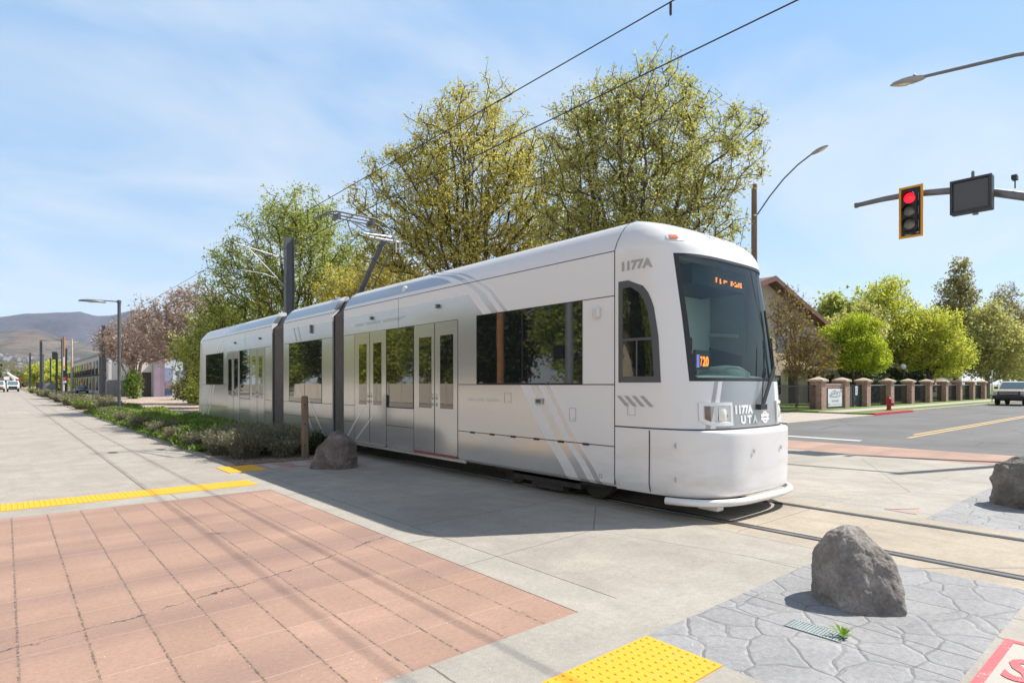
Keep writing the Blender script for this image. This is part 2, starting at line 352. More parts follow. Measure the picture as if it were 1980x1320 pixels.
M_tact = paint('tactile_yellow', (0.76, 0.39, 0.02), 0.55, (0.62, 0.36, 0.08))
M_tact_edge = simple('tactile_bolt', (0.55, 0.32, 0.03), 0.6)

# ------------------------------------------------------------------ ground sheets
def sheet(name, x0, x1, y0, y1, z, mat, th=0.12):
    m = MB(); m.box(x0, x1, y0, y1, z - th, z); return struct(m, name, mat)
m = MB(); m.add([(-6000, -6000, -0.05), (6000, -6000, -0.05), (6000, 6000, -0.05), (-6000, 6000, -0.05)], [(0, 1, 2, 3)]); struct(m, 'ground', M_ground, fixn=False)
sheet('concrete_road', -30, 3.225, 10.96, 460, 0.0, M_conc_trail)
sheet('concrete_road', 3.225, 3.50, 13.05, 460, 0.0, M_conc_trail)
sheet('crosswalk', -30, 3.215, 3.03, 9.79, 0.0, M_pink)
sheet('concrete_band', -30, 3.225, 9.79, 10.96, 0.0, M_conc_band)
sheet('concrete_band', 3.225, 3.655, 3.03, 12.0, 0.0, M_conc_side)
sheet('concrete_band', -30, 5.9, 2.44, 3.03, 0.0, M_conc_band)
sheet('concrete_slab', 3.665, 6.35, 3.03, 12.0, 0.0, M_conc_warm)
sheet('pavement', -30, 3.265, -30, 2.44, 0.0, M_conc_band)
sheet('flagstone_paving', 3.265, 6.35, 0.92, 2.44, 0.0, M_flag)
sheet('pavement', 3.265, 6.35, -30, 0.92, 0.0, M_conc_band)
sheet('track_slab', 6.35, 8.75, -60, 14.6, 0.0, M_conc_track)
sheet('concrete_slab', 5.9, 6.35, 2.44, 3.03, 0.0, M_conc_warm)
sheet('concrete_slab', 8.75, 15.6, 3.05, 12.0, 0.0, M_conc_warm)
sheet('concrete_band', 8.75, 15.6, 2.32, 3.05, 0.0, M_conc_band)
sheet('flagstone_paving', 8.75, 15.6, -30, 2.32, 0.0, M_flag)
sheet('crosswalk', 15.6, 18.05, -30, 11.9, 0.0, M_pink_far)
sheet('street', 18.05, 900, -4, 11.75, -0.01, M_asph)
sheet('pavement', 18.05, 900, -30, -4, 0.1, M_walk)
sheet('planting_bed', 3.56, 6.3, 13.05, 420, 0.02, M_mulch)
sheet('concrete_slab', 3.655, 6.35, 12.0, 13.05, 0.0, M_conc_side)
sheet('concrete_slab', 3.225, 3.655, 12.0, 13.0, -0.002, M_conc_side)
sheet('track_bed', 6.3, 8.8, 14.6, 420, 0.01, M_dirt)
sheet('gravel_lot', 8.8, 60, 27, 130, 0.0, M_dirt)
sheet('gravel_lot', 8.8, 25.5, 12.0, 27, 0.0, M_mulch)
sheet('driveway', 25.5, 35.8, 11.75, 16.2, 0.03, M_walk)
sheet('driveway', 25.5, 35.8, 16.2, 40, 0.02, M_asph)
sheet('sidewalk', 35.8, 400, 13.3, 14.7, 0.12, M_walk, 0.2)
sheet('lawn', 35.8, 400, 12.03, 13.3, 0.11, M_lawn, 0.2)
sheet('lawn', 35.8, 400, 14.7, 60, 0.13, M_lawn, 0.2)
sheet('kerb', 42.2, 400, 11.75, 12.03, 0.125, M_walk, 0.2)
sheet('kerb', 35.8, 42.2, 11.75, 12.03, 0.127, M_red_curb, 0.2)
# markings
m = MB(); m.box(21.7, 400, 6.14, 6.24, -0.012, -0.006); m.box(23.2, 400, 6.40, 6.50, -0.012, -0.006)
struct(m, 'road_markings', M_yellow_line)
m = MB(); m.box(19.4, 19.7, 6.8, 11.5, -0.012, -0.006); struct(m, 'road_markings', M_white_line)
m = MB(); m.box(0.1, 1.0, 46.4, 46.75, 0.0, 0.004); struct(m, 'road_markings', M_white_line)
# painted stencils: red frame with lettering
def stencil(x0, x1, y0, y1, name):
    m = MB(); m.box(x0, x1, y0, y1, 0.0005, 0.004); struct(m, name, M_stencil_bg)
    m = MB(); wd = 0.05
    m.box(x0, x1, y1 - wd, y1, 0.003, 0.008); m.box(x0, x1, y0, y0 + wd, 0.003, 0.008); m.box(x0, x0 + wd, y0 + wd, y1 - wd, 0.003, 0.008); m.box(x1 - wd, x1, y0 + wd, y1 - wd, 0.003, 0.008)
    return m
m = stencil(4.10, 5.03, -0.06, 0.875, 'painted_stencil')
put_text(m, 'STOP', 0.50, lambda u, v: (4.36 + v, 0.79 - u, 0.0085), 0.014, 1.0, 0.76)
struct(m, 'stencil_lettering', M_red_paint, fixn=False)
m = stencil(4.02, 4.98, 12.08, 13.0, 'painted_stencil')
put_text(m, 'STOP', 0.50, lambda u, v: (4.28 + v, 12.92 - u, 0.0085), 0.01, 1.0, 0.76)
struct(m, 'stencil_lettering', M_red_faded, fixn=False)
m = MB()   # faint red marker triangle sprayed on the far slab
for a, c_ in (((9.02, 2.84), (9.42, 2.56)), ((9.42, 2.56), (8.98, 2.48)), ((8.98, 2.48), (9.02, 2.84))):
    d = Vector((c_[0] - a[0], c_[1] - a[1], 0)).normalized(); n_ = Vector((-d.y, d.x, 0)) * 0.015
    m.add([(a[0] + n_.x, a[1] + n_.y, 0.005), (a[0] - n_.x, a[1] - n_.y, 0.005), (c_[0] - n_.x, c_[1] - n_.y, 0.005), (c_[0] + n_.x, c_[1] + n_.y, 0.005)], [(0, 1, 2, 3)])
struct(m, 'spray_mark', M_red_faded, fixn=False)
# kerb of the planting bed, seen at its near corner
sheet('kerb', 3.50, 3.60, 13.0, 420, 0.035, M_conc_side)

# tactile strips
def tactile(x0, x1, y0, y1, label, sp=0.06, xdome=None):
    m = MB(); m.box(x0, x1, y0, y1, -0.02, 0.009)
    for k in range(1, int((x1 - x0) / 0.61) + 1): pass
    xd = xdome if xdome is not None else x0
    nx, ny = int((x1 - xd) / sp), int((y1 - y0) / sp)
    for i in range(nx):
        for j in range(ny):
            cx, cy = x1 - sp * (i + 0.5), y0 + (y1 - y0) * (j + 0.5) / ny
            q = [(cx + r_ * math.cos(t * math.pi / 4), cy + r_ * math.sin(t * math.pi / 4), h) for r_, h in ((0.0155, 0.0088), (0.0095, 0.0145)) for t in range(8)]
            m.add(q, [(t, (t + 1) % 8, 8 + (t + 1) % 8, 8 + t) for t in range(8)] + [tuple(range(8, 16))])
    return solo(m, 'tactile_strip', M_tact, label, 'tactile paving', 'yellow tactile paving', fixn=False)
tactile(0.9, 3.255, 1.885, 2.435, 'yellow domed tactile paving at the bottom of the photo beside grey flagstones')
tactile(-30, 3.23, 10.36, 10.95, 'long narrow yellow tactile strip between pink paving and concrete road', xdome=-0.6)
tactile(3.23, 3.93, 12.06, 12.98, 'small yellow tactile pad at the corner of the planting bed', 0.065)
# rails set in the slab, each with its dark flangeway
M_rail = simple('rail_steel', (0.33, 0.31, 0.29), 0.32, 0.85, 0.2, 3); M_gap = simple('flangeway_rubber', (0.03, 0.028, 0.026), 0.85)
for x, s_, lb in ((6.70, 1, 'near steel rail set flush in the concrete, closer to the front boulder'), (8.38, -1, 'far steel rail set flush in the concrete, beyond the tram')):
    t = thing('rail', lb, 'rail', (x, 0, 0), 'tram rails')
    m = MB(); m.box(x - 0.03, x + 0.03, -60, 400, -0.05, 0.011); build(m, 'rail_head', M_rail, t, bevel=0.006)
    m = MB(); m.box(x + 0.031 if s_ > 0 else x - 0.10, x + 0.10 if s_ > 0 else x - 0.031, -60, 400, -0.05, 0.005); m.box(x - 0.055 if s_ > 0 else x + 0.031, x - 0.031 if s_ > 0 else x + 0.055, -60, 400, -0.05, 0.005)
    build(m, 'flangeway', M_gap, t)
# ------------------------------------------------------------------ the tram
TX, HW, YM = 7.53, 1.28, 16.2          # centre line, half width, middle of its length
def livery(name, white, silver, front=True):
    """glossy paint: white ends, silver middle, swooping bands where they meet"""
    b = NB(name); p = b.pos(); x, y, z = b.xyz(p)
    yy = b.M('SUBTRACT', YM, b.M('ABSOLUTE', b.M('SUBTRACT', y, YM)))      # rear half mirrors the front
    fc = b.n('ShaderNodeValToRGB'); fc.color_ramp.interpolation = 'B_SPLINE'; e = fc.color_ramp.elements
    pts = [(0.30, 6.0), (0.85, 6.56), (1.66, 7.13), (2.3, 7.62), (2.88, 8.12), (3.26, 8.50), (3.50, 8.9), (3.72, 9.5), (3.88, 10.6)]
    while len(e) < len(pts): e.new(0.5)
    for i, (zz, yv) in enumerate(pts): e[i].position = zz / 4; e[i].color = (yv / 12, yv / 12, yv / 12, 1)
    b.put(fc.inputs[0], b.M('DIVIDE', z, 4.0)); yc = b.M('MULTIPLY', fc.outputs[0], 12.0)
    d = b.M('SUBTRACT', yy, yc)
    def between(v, lo, hi): return b.M('MULTIPLY', b.M('GREATER_THAN', v, lo), b.M('LESS_THAN', v, hi))
    sil = b.M('GREATER_THAN', d, 0.0)
    # pale band along the top of the side and a cooler stripe on the roof fairing
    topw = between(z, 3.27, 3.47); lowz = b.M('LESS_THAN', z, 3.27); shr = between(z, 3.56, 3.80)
    sil = b.M('MULTIPLY', sil, b.M('MAXIMUM', lowz, shr))
    band = b.M('MAXIMUM', between(d, -0.42, -0.24), between(d, -0.66, -0.56))
    mask = b.M('MAXIMUM', sil, b.M('MULTIPLY', band, 0.9))
    dirt = b.noise(1, 5, 0.65, b.scale(p, (1, 1.2, 4.5)))
    low = b.map(z, 0.3, 1.1, 1.0, 0.0)
    wcol = b.mix(b.M('MULTIPLY', b.map(dirt, 0.42, 0.70, 0, 0.32), low), white, (0.42, 0.36, 0.29))
    scol = b.ramp(b.noise(1, 4, 0.5, b.scale(p, (1, 0.35, 1.6))), (0.3, tuple(k * 0.92 for k in silver)), (0.7, tuple(min(1, k * 1.06) for k in silver)))
    scol = b.mix(b.M('MULTIPLY', b.map(dirt, 0.45, 0.75, 0, 0.25), low), scol, (0.34, 0.29, 0.24))
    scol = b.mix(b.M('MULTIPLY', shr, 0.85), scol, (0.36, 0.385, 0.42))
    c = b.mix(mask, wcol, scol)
    met = b.M('MULTIPLY', mask, 0.5)
    wave = b.bump(b.noise(0.8, 1, 0.3), 0.02, 0.05)
    rg = b.M('SUBTRACT', 0.24, b.M('MULTIPLY', mask, 0.07))
    return b.pbr(c, rg, met, wave, 0.5)
WHITE = (0.80, 0.775, 0.76)
M_liv = livery('tram_paint', WHITE, (0.60, 0.59, 0.575))
b = NB('tram_white'); p = b.pos(); x, y, z = b.xyz(p); d_ = b.noise(1, 5, 0.65, b.scale(p, (1.5, 1.5, 5)))
cc = b.mix(b.M('MULTIPLY', b.map(d_, 0.45, 0.72, 0, 0.42), b.map(z, 0.25, 1.15, 1, 0.05)), WHITE, (0.45, 0.38, 0.31))
M_white = b.pbr(cc, 0.26, 0, b.bump(b.noise(1.3, 2), 0.03, 0.05), 0.5, coat=0.4)
M_grey_paint = simple('tram_silver_paint', (0.34, 0.35, 0.362), 0.3, 0.3, 0.03, 2, coat=0.6)
M_stripe = simple('tram_pale_stripe', (0.74, 0.73, 0.72), 0.25, 0.2, 0.02, 2, coat=0.4)
M_letter = simple('tram_grey_lettering', (0.42, 0.41, 0.41), 0.4, 0.2, 0.03, 2)
M_letter_w = simple('tram_white_lettering', (0.85, 0.85, 0.85), 0.4, 0, 0.02, 2)
M_seam = simple('seam_black', (0.028, 0.026, 0.026), 0.7); M_black = simple('black_plastic', (0.022, 0.022, 0.024), 0.45, 0, 0.1, 8)
M_under = simple('underframe_black', (0.05, 0.044, 0.04), 0.8, 0, 0.3, 6, bump=0.2)
M_rubber = simple('bellows_rubber', (0.19, 0.168, 0.152), 0.65, 0, 0.12, 5, spec=0.3); M_frame = simple('window_frame_grey', (0.085, 0.088, 0.095), 0.4, 0, 0.06, 5)
M_steel = simple('galvanised_steel', (0.40, 0.41, 0.42), 0.45, 0.6, 0.12, 9); M_pole = simple('dark_grey_pole', (0.115, 0.125, 0.135), 0.5, 0.2, 0.12, 3)
M_wire = simple('overhead_wire', (0.03, 0.03, 0.035), 0.6); M_kick = simple('step_red', (0.30, 0.07, 0.06), 0.6, 0, 0.2, 12)
M_alu = simple('step_aluminium', (0.6, 0.56, 0.52), 0.4, 0.5, 0.15, 20)
b = NB('tram_window_glass'); M_glass = b.pbr((0.012, 0.015, 0.015), 0.012, 0, b.bump(b.noise(0.9, 2, 0.4), 0.035, 0.06), 1.0, coat=1.0)
b = NB('windshield_glass')
tr = b.n('ShaderNodeBsdfTransparent'); tr.inputs[0].default_value = (0.62, 0.76, 0.71, 1); gl = b.n('ShaderNodeBsdfGlossy'); gl.inputs['Roughness'].default_value = 0.02
fr = b.n('ShaderNodeFresnel'); fr.inputs[0].default_value = 1.55; mxs = b.n('ShaderNodeMixShader')
b.t.links.new(b.M('MULTIPLY_ADD', fr.outputs[0], 0.7, 0.02), mxs.inputs[0]); b.t.links.new(tr.outputs[0], mxs.inputs[1]); b.t.links.new(gl.outputs[0], mxs.inputs[2]); b.t.links.new(mxs.outputs[0], b.out.inputs[0]); M_wind = b.m
b = NB('led_orange'); M_led = b.pbr((0.3, 0.08, 0.01), 0.5, emit=(1.0, 0.22, 0.02), es=2.2)
b = NB('led_violet'); M_ledv = b.pbr((0.2, 0.15, 0.5), 0.5, emit=(0.35, 0.32, 1.0), es=1.0)
b = NB('lamp_clear'); M_clear = b.pbr((0.80, 0.76, 0.66), 0.08, 0, None, 1.0, coat=1.0)
b = NB('lamp_amber'); M_amber = b.pbr((0.16, 0.06, 0.03), 0.12, 0, None, 0.8, coat=1.0)
b = NB('lamp_orange'); M_orange = b.pbr((0.75, 0.2, 0.08), 0.15, 0, None, 0.8, coat=1.0)
M_cab = simple('cab_panel', (0.42, 0.49, 0.47), 0.7, 0, 0.06, 2); M_cab_l = simple('cab_panel_pale', (0.66, 0.72, 0.70), 0.6, 0, 0.06, 2); M_cab_m = simple('cab_panel_mid', (0.30, 0.37, 0.34), 0.7, 0, 0.08, 2); M_cab_d = simple('cab_dark', (0.05, 0.065, 0.065), 0.6)

tram = thing('tram', 'white and silver articulated light rail tram crossing the concrete on embedded rails', 'tram', (TX, YM, 0))
def part(mb, name, mat, parent=None, label=None, **k):
    o = build(mb, name, mat, parent or tram, **k)
    if label: o['label'] = label
    return o
PROF = [(0.30, 1.235), (0.345, 1.275), (0.40, HW), (1.11, HW), (2.0, HW), (3.46, HW), (3.50, 1.272), (3.53, 1.255), (3.60, 1.225), (3.74, 1.135), (3.84, 1.045), (3.90, 0.965), (3.925, 0.90)]
INNER = [(3.91, 0.84), (3.76, 0.80), (3.72, 0.0)]
def shell(y0, y1):
    """one car body: constant section, fairing above, sunken roof between the fairings"""
    half = [(0.30, 0.0)] + PROF + INNER
    ring = [(TX - w_, z) for z, w_ in half] + [(TX + w_, z) for z, w_ in reversed(half[1:-1])]
    m = MB(); m.prism(ring, lambda a, c: (a, y0, c), lambda a, c: (a, y1, c)); return m
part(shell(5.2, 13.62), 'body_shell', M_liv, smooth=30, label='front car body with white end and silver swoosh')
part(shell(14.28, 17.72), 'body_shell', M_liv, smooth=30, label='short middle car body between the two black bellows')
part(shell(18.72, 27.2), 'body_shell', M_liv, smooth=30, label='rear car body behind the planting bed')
# bellows
for y0, y1 in ((13.62, 14.28), (17.72, 18.72)):
    m = MB(); n_ = 13; rows = []
    pr = [(0.34, 1.16), (3.40, 1.16), (3.52, 1.02), (3.78, 0.88), (3.84, 0.72)]
    for i in range(n_ * 2 + 1):
        y = y0 + (y1 - y0) * i / (2 * n_); q = 0.0 if i % 2 == 0 else 0.055
        rows.append([(TX - w_ - q, y, z) for z, w_ in pr] + [(TX + w_ + q, y, z) for z, w_ in reversed(pr)])
    m.grid(rows); part(m, 'gangway_bellows', M_rubber, fixn=False)
    m = MB()
    for yy in (y0, y1):
        rr = [(TX - w_ - 0.085, z) for z, w_ in pr] + [(TX + w_ + 0.085, z) for z, w_ in reversed(pr)]
        m.prism(rr, lambda a, c: (a, yy - 0.02, c), lambda a, c: (a, yy + 0.02, c))
    part(m, 'bellows_frame', M_under)

# nose: superellipse plan that shrinks with height
NEXP = 3.5
def lerp(t, xs, ys):
    for i in range(len(xs) - 1):
        if t <= xs[i + 1]: return ys[i] + (ys[i + 1] - ys[i]) * max(0, (t - xs[i])) / (xs[i + 1] - xs[i])
    return ys[-1]
WZ = [q[0] for q in PROF] + [3.965]; WW = [q[1] for q in PROF] + [0.80]
DZ = [1.115, 1.4, 1.7, 2.5, 3.345, 3.46, 3.56, 3.66, 3.74, 3.80, 3.86, 3.91, 3.945, 3.965]
DD = [1.335, 1.32, 1.30, 1.17, 1.00, 0.97, 0.92, 0.82, 0.70, 0.58, 0.43, 0.26, 0.11, 0.0]
LZ = [0.28, 0.30, 0.34, 0.42, 0.9, 1.07, 1.09, 1.102, 1.110, 1.113]; LD = [1.40, 1.43, 1.445, 1.45, 1.462, 1.462, 1.455, 1.44, 1.415, 1.345]
def nose_pt(t, z, off=0.0, low=False, rear=False):
    W_ = (HW if z > 0.4 else lerp(z, [0.28, 0.40], [1.235, HW])) if low else lerp(z, WZ, WW)
    D_ = lerp(z, LZ, LD) if low else lerp(z, DZ, DD)
    a = min(1.0, abs(t)); cth = (1 - a ** NEXP) ** (1 / NEXP)
    x, y = t * W_, -D_ * cth
    if off:
        nx = math.copysign(a ** (NEXP - 1), t) / W_; ny = -cth ** (NEXP - 1) / max(D_, 0.05); l = math.hypot(nx, ny) or 1
        x += nx / l * off; y += ny / l * off
    return (TX + x, (5.2 + y) if not rear else (2 * YM - 5.2 - y), z)
def t_of_x(x, z): return (x - TX) / lerp(z, WZ, WW)
def t_of_y(y, z, low=False):
    D_ = lerp(z, LZ, LD) if low else lerp(z, DZ, DD); return -(max(0.0, 1 - min(1, (5.2 - y) / D_) ** NEXP)) ** (1 / NEXP)
TWS = 0.85
phi_w = math.asin(TWS ** (NEXP / 2)); cols = [-math.pi / 2 + (math.pi / 2 - phi_w) * (i / 12) ** 0.8 for i in range(12)]
phis = cols + [-phi_w + 2 * phi_w * k for k in [0, 0.018, 0.05] + [i / 26 for i in range(2, 25)] + [0.95, 0.985, 1.0]] + [-c for c in reversed(cols)]
TS = [math.copysign(abs(math.sin(f)) ** (2 / NEXP), f) for f in phis]
WZ0, WZ1 = 1.72, 3.345
zs = [1.113, 1.2, 1.32, 1.45, 1.58, WZ0] + [WZ0 + 0.045] + [WZ0 + (WZ1 - WZ0) * i / 14 for i in range(1, 14)] + [WZ1 - 0.04, WZ1] + [3.40, 3.45, 3.50, 3.53, 3.565, 3.60, 3.64, 3.68, 3.72, 3.76, 3.80, 3.83, 3.86, 3.885, 3.905, 3.925, 3.945, 3.957, 3.965]
i0, i1 = zs.index(WZ0), min(range(len(zs)), key=lambda k: abs(zs[k] - WZ1))
j0, j1 = 12, 40
for rear in (False, True):
    m = MB(); rows = [[nose_pt(t, z, rear=rear) for t in TS] for z in zs]
    nc = len(TS); m.v = [p for r in rows for p in r]
    for i in range(len(zs) - 1):
        for j in range(nc - 1):
            if i0 <= i < i1 and j0 <= j < j1: continue
            m.f.append((i * nc + j, i * nc + j + 1, (i + 1) * nc + j + 1, (i + 1) * nc + j)); m.mi.append(0)
    part(m, 'cab_shell', M_white, smooth=50)
    m = MB(); m.grid([[nose_pt(TS[j], zs[i], -0.012, rear=rear) for j in range(j0, j1 + 1)] for i in range(i0, i1 + 1)])
    ws = part(m, 'windshield', M_wind, smooth=60, fixn=False)
    # black border of the glass
    m = MB(); ir = [(i, j) for i in range(i0, i1) for j in range(j0, j1) if j < j0 + 2 or j >= j1 - 1 or i < i0 + 1 or i >= i1 - 1]
    for i, j in ir:
        m.add([nose_pt(TS[j], zs[i], 0.001, rear=rear), nose_pt(TS[j + 1], zs[i], 0.001, rear=rear), nose_pt(TS[j + 1], zs[i + 1], 0.001, rear=rear), nose_pt(TS[j], zs[i + 1], 0.001, rear=rear)], [(0, 1, 2, 3)])
    part(m, 'glass_border', M_black, ws)
    lz = [0.28, 0.29, 0.30, 0.32, 0.34, 0.38, 0.42, 0.55, 0.7, 0.9, 1.04, 1.07, 1.08, 1.09, 1.096, 1.102, 1.106, 1.110, 1.112, 1.113]
    m = MB(); m.grid([[nose_pt(t, z, low=True, rear=rear) for t in TS] for z in lz])
    part(m, 'bumper_skirt', M_white, smooth=35)
    m = MB(); P = [nose_pt(t, 0.4, 0.03, True, rear) for t in TS if abs(t) < 0.972]
    m.tube([(a[0], a[1], 0.235) for a in P], 0.046, 10); part(m, 'bumper_bar', M_white, smooth=60)
    m = MB(); m.add([nose_pt(t, 0.30, -0.01, True, rear) for t in TS], [tuple(range(len(TS)))]); part(m, 'nose_underside', M_under)
m = MB(); m.box(6.66, 6.80, 3.92, 4.2, 0.115, 0.20); part(m, 'coupler_bracket', M_white, bevel=0.01)

# seams on the cab and body (thin dark grooves)
def side_box(m, y0, y1, z0, z1, d=0.002, x=None):
    xx = TX - HW; m.box(xx - d, xx + 0.01, y0, y1, z0, z1)
def nose_strip(m, pts, wd=0.011, off=0.002, low=False, vertical=False):
    """ribbon along (t, z) points on the nose"""
    for (t0, z0), (t1, z1) in zip(pts[:-1], pts[1:]):
        if vertical: q = [nose_pt(t0 - wd, z0, off, low), nose_pt(t0 + wd, z0, off, low), nose_pt(t1 + wd, z1, off, low), nose_pt(t1 - wd, z1, off, low)]
        else: q = [nose_pt(t0, z0 - wd / 2, off, low), nose_pt(t0, z0 + wd / 2, off, low), nose_pt(t1, z1 + wd / 2, off, low), nose_pt(t1, z1 - wd / 2, off, low)]
        m.add(q, [(0, 1, 2, 3)])
m = MB()
S_ = 0.012
for ya, yb in ((5.2, 1),):
    side_box(m, 5.194, 5.208, 0.33, 3.47)
    side_box(m, 5.21, 8.84, 1.672, 1.672 + 0.014); side_box(m, 5.21, 5.80, 2.868, 2.880)
    side_box(m, 5.21, 8.84, 0.838, 0.850)
def mir(a, b_): return (2 * YM - b_, 2 * YM - a)
for a, b_ in ((8.84, 8.855), (11.50, 11.515), (10.365, 10.38), (13.02, 13.035)):
    for q in ((a, b_), mir(a, b_)): side_box(m, q[0], q[1], 0.33, 2.85)
for a, b_, z0 in ((5.21, 13.6, 2.848), (8.86, 13.6, 2.848)):
    if a > 8:
        for q in ((a, b_), mir(a, b_)): side_box(m, q[0], q[1], 2.852, 2.862, 0.003)
for q in ((10.40, 11.49), mir(10.40, 11.49)):
    side_box(m, q[0], q[1], 0.80, 0.812); side_box(m, q[0], q[1], 1.185, 1.197)
for a, b_ in ((13.05, 13.6), (14.3, 17.7), mir(13.05, 13.6)):
    side_box(m, a, b_, 1.185, 1.197); side_box(m, a, b_, 0.80, 0.812)
side_box(m, 14.3, 17.7, 2.852, 2.862, 0.003); side_box(m, 2 * YM - 8.84, 27.19, 1.672, 1.686); side_box(m, 2 * YM - 8.84, 27.19, 0.838, 0.85)
side_box(m, 10.985, 10.993, 2.87, 3.47); side_box(m, 21.4, 21.408, 2.87, 3.47)
for a, b_ in ((5.21, 13.6), (14.3, 17.7), (18.74, 27.19)): side_box(m, a, b_, 3.472, 3.482, 0.0015)
nose_strip(m, [(t, 1.121) for t in TS], 0.016, 0.004)
for za, zb in zip([0.31, 0.34, 0.42, 0.9, 1.07], [0.34, 0.42, 0.9, 1.07, 1.095]):
    ta, tb = [t_of_y(yy, 0.7, True) for yy in (4.648, 4.634)]; m.add([nose_pt(ta, za, 0.008, True), nose_pt(tb, za, 0.008, True), nose_pt(tb, zb, 0.008, True), nose_pt(ta, zb, 0.008, True)], [(0, 1, 2, 3)])
m.add([nose_pt(-1, z, 0.003) for z in (3.2,)] + [nose_pt(-1, 3.2001, 0.003)] + [nose_pt(-1, 3.2002, 0.003)], [(0, 1, 2)])
for (za, wa), (zb, wb) in zip(PROF[5:], PROF[6:]): m.add([(TX - wa - 0.003, 5.196, za), (TX - wa - 0.003, 5.208, za), (TX - wb - 0.003, 5.208, zb + .002), (TX - wb - 0.003, 5.196, zb + .002)], [(0, 1, 2, 3)])
part(m, 'panel_seam', M_seam, fixn=False)

# side windows
def side_window(y0, y1, z0, z1, split=None):
    m = MB(); m.box(TX - HW - 0.0035, TX - HW + 0.02, y0, y1, z0, z1); w_ = part(m, 'window', M_glass)
    m = MB(); s_ = 0.014
    for a in ((y0 - s_, y1 + s_, z0 - s_, z0), (y0 - s_, y1 + s_, z1, z1 + s_), (y0 - s_, y0, z0, z1), (y1, y1 + s_, z0, z1)): m.box(TX - HW - 0.006, TX - HW + 0.01, *a)
    part(m, 'window_seal', M_seam, w_)
    if split:
        m = MB(); m.box(TX - HW - 0.006, TX - HW + 0.01, split - 0.008, split + 0.008, z0, z1); part(m, 'window_divider', M_seam, w_)
side_window(5.80, 8.27, 1.70, 2.865, 7.08)
side_window(10.40, 11.49, 1.205, 2.845)
side_window(14.95, 17.25, 1.205, 2.845, 16.1)
side_window(*mir(10.40, 11.49), 1.205, 2.845)
side_window(24.08, 26.6, 1.70, 2.865)
# door leaves (two pairs in each end car)
def door(y0, y1, wy0, wy1, btn):
    m = MB(); m.box(TX - HW - 0.004, TX - HW + 0.02, y0, y1, 0.375, 2.838); d = part(m, 'door', M_liv)
    m = MB(); m.box(TX - HW - 0.0065, TX - HW, wy0, wy1, 1.225, 2.60); part(m, 'door_window', M_glass, d)
    m = MB()
    for zz in (1.42, 1.30):
        m = MB(); m.lathe((TX - HW - 0.004, btn, zz), [(0.034, 0.0), (0.034, -0.006), (0.024, -0.012), (0.02, -0.012)], 14, 0); part(m, 'door_button', M_letter, d)
    m = MB(); m.box(TX - HW - 0.0055, TX - HW - 0.003, btn - 0.035, btn + 0.035, 1.47, 1.50)
    part(m, 'door_label', M_letter, d)
for f in (lambda q: q, lambda q: mir(*q)):
    for y0, ys, y1, w1, w2 in ((8.86, 9.61, 10.36, (8.99, 9.42), (9.72, 10.17)), (11.52, 12.27, 13.015, (11.72, 12.10), (12.42, 12.80))):
        a = f((y0, ys - 0.012)); c = f((ys + 0.012, y1)); wa = f(w1); wc = f(w2)
        door(*a, *wa, f((ys - 0.07, ys - 0.07))[0]); door(*c, *wc, f((ys + 0.07, ys + 0.07))[0])
for y0, y1 in ((8.86, 10.36), (11.52, 13.015), mir(8.86, 10.36), mir(11.52, 13.015)):
    m = MB(); ym = (y0 + y1) / 2; m.box(TX - HW - 0.006, TX - HW + 0.01, ym - 0.011, ym + 0.011, 0.36, 2.84); part(m, 'door_seal', M_seam)
m = MB(); m.box(TX - HW - 0.02, TX - HW + 0.02, 8.87, 10.35, 0.335, 0.368); part(m, 'door_step', M_kick, label='red door step edge')
m = MB(); m.box(TX - HW - 0.02, TX - HW + 0.02, 11.53, 13.0, 0.335, 0.368); m.box(TX - HW - 0.012, TX - HW + 0.02, 8.6, 13.6, 0.275, 0.325); part(m, 'door_step', M_alu, label='bare metal sill under the doors')
# cab side window with rounded top and its grey frame
def cab_side_patch(yz, off, name, mat, parent=None):
    m = MB(); n = 14; rows = []
    for i in range(n + 1):
        v = i / n; z, ya, yb = yz(v); rows.append([nose_pt(t_of_y(ya + (yb - ya) * k / 10, z), z, off) for k in range(11)])
    m.grid(rows); return part(m, name, mat, parent, smooth=60, fixn=False)
def outer(v):
    z = 1.705 + (3.05 - 1.705) * v; front = lerp(z, [1.7, 2.3, 2.7, 2.88, 2.97, 3.02, 3.05], [4.49, 4.53, 4.60, 4.68, 4.76, 4.84, 4.97]); return z, 5.135, front
def inner(v):
    z = 1.785 + (2.955 - 1.785) * v; front = lerp(z, [1.78, 2.3, 2.65, 2.82, 2.90, 2.955], [4.585, 4.625, 4.685, 4.76, 4.83, 4.93]); return z, 5.06, front
cw = cab_side_patch(outer, 0.004, 'cab_window_frame', M_frame)
cab_side_patch(inner, 0.007, 'cab_window', M_glass, cw)
m = MB()
q = [nose_pt(t_of_y(5.06 - 0.47 * k / 8, 2.27), z, 0.010) for z in (2.25, 2.285) for k in range(9)]
m.add(q, [(k, k + 1, 10 + k, 9 + k) for k in range(8)])
q = [nose_pt(t_of_y(y, z), z, 0.010) for z in (1.79, 2.25) for y in (4.845, 4.82)]; m.add(q, [(0, 1, 3, 2)])
part(m, 'window_bar', M_frame, cw, fixn=False)

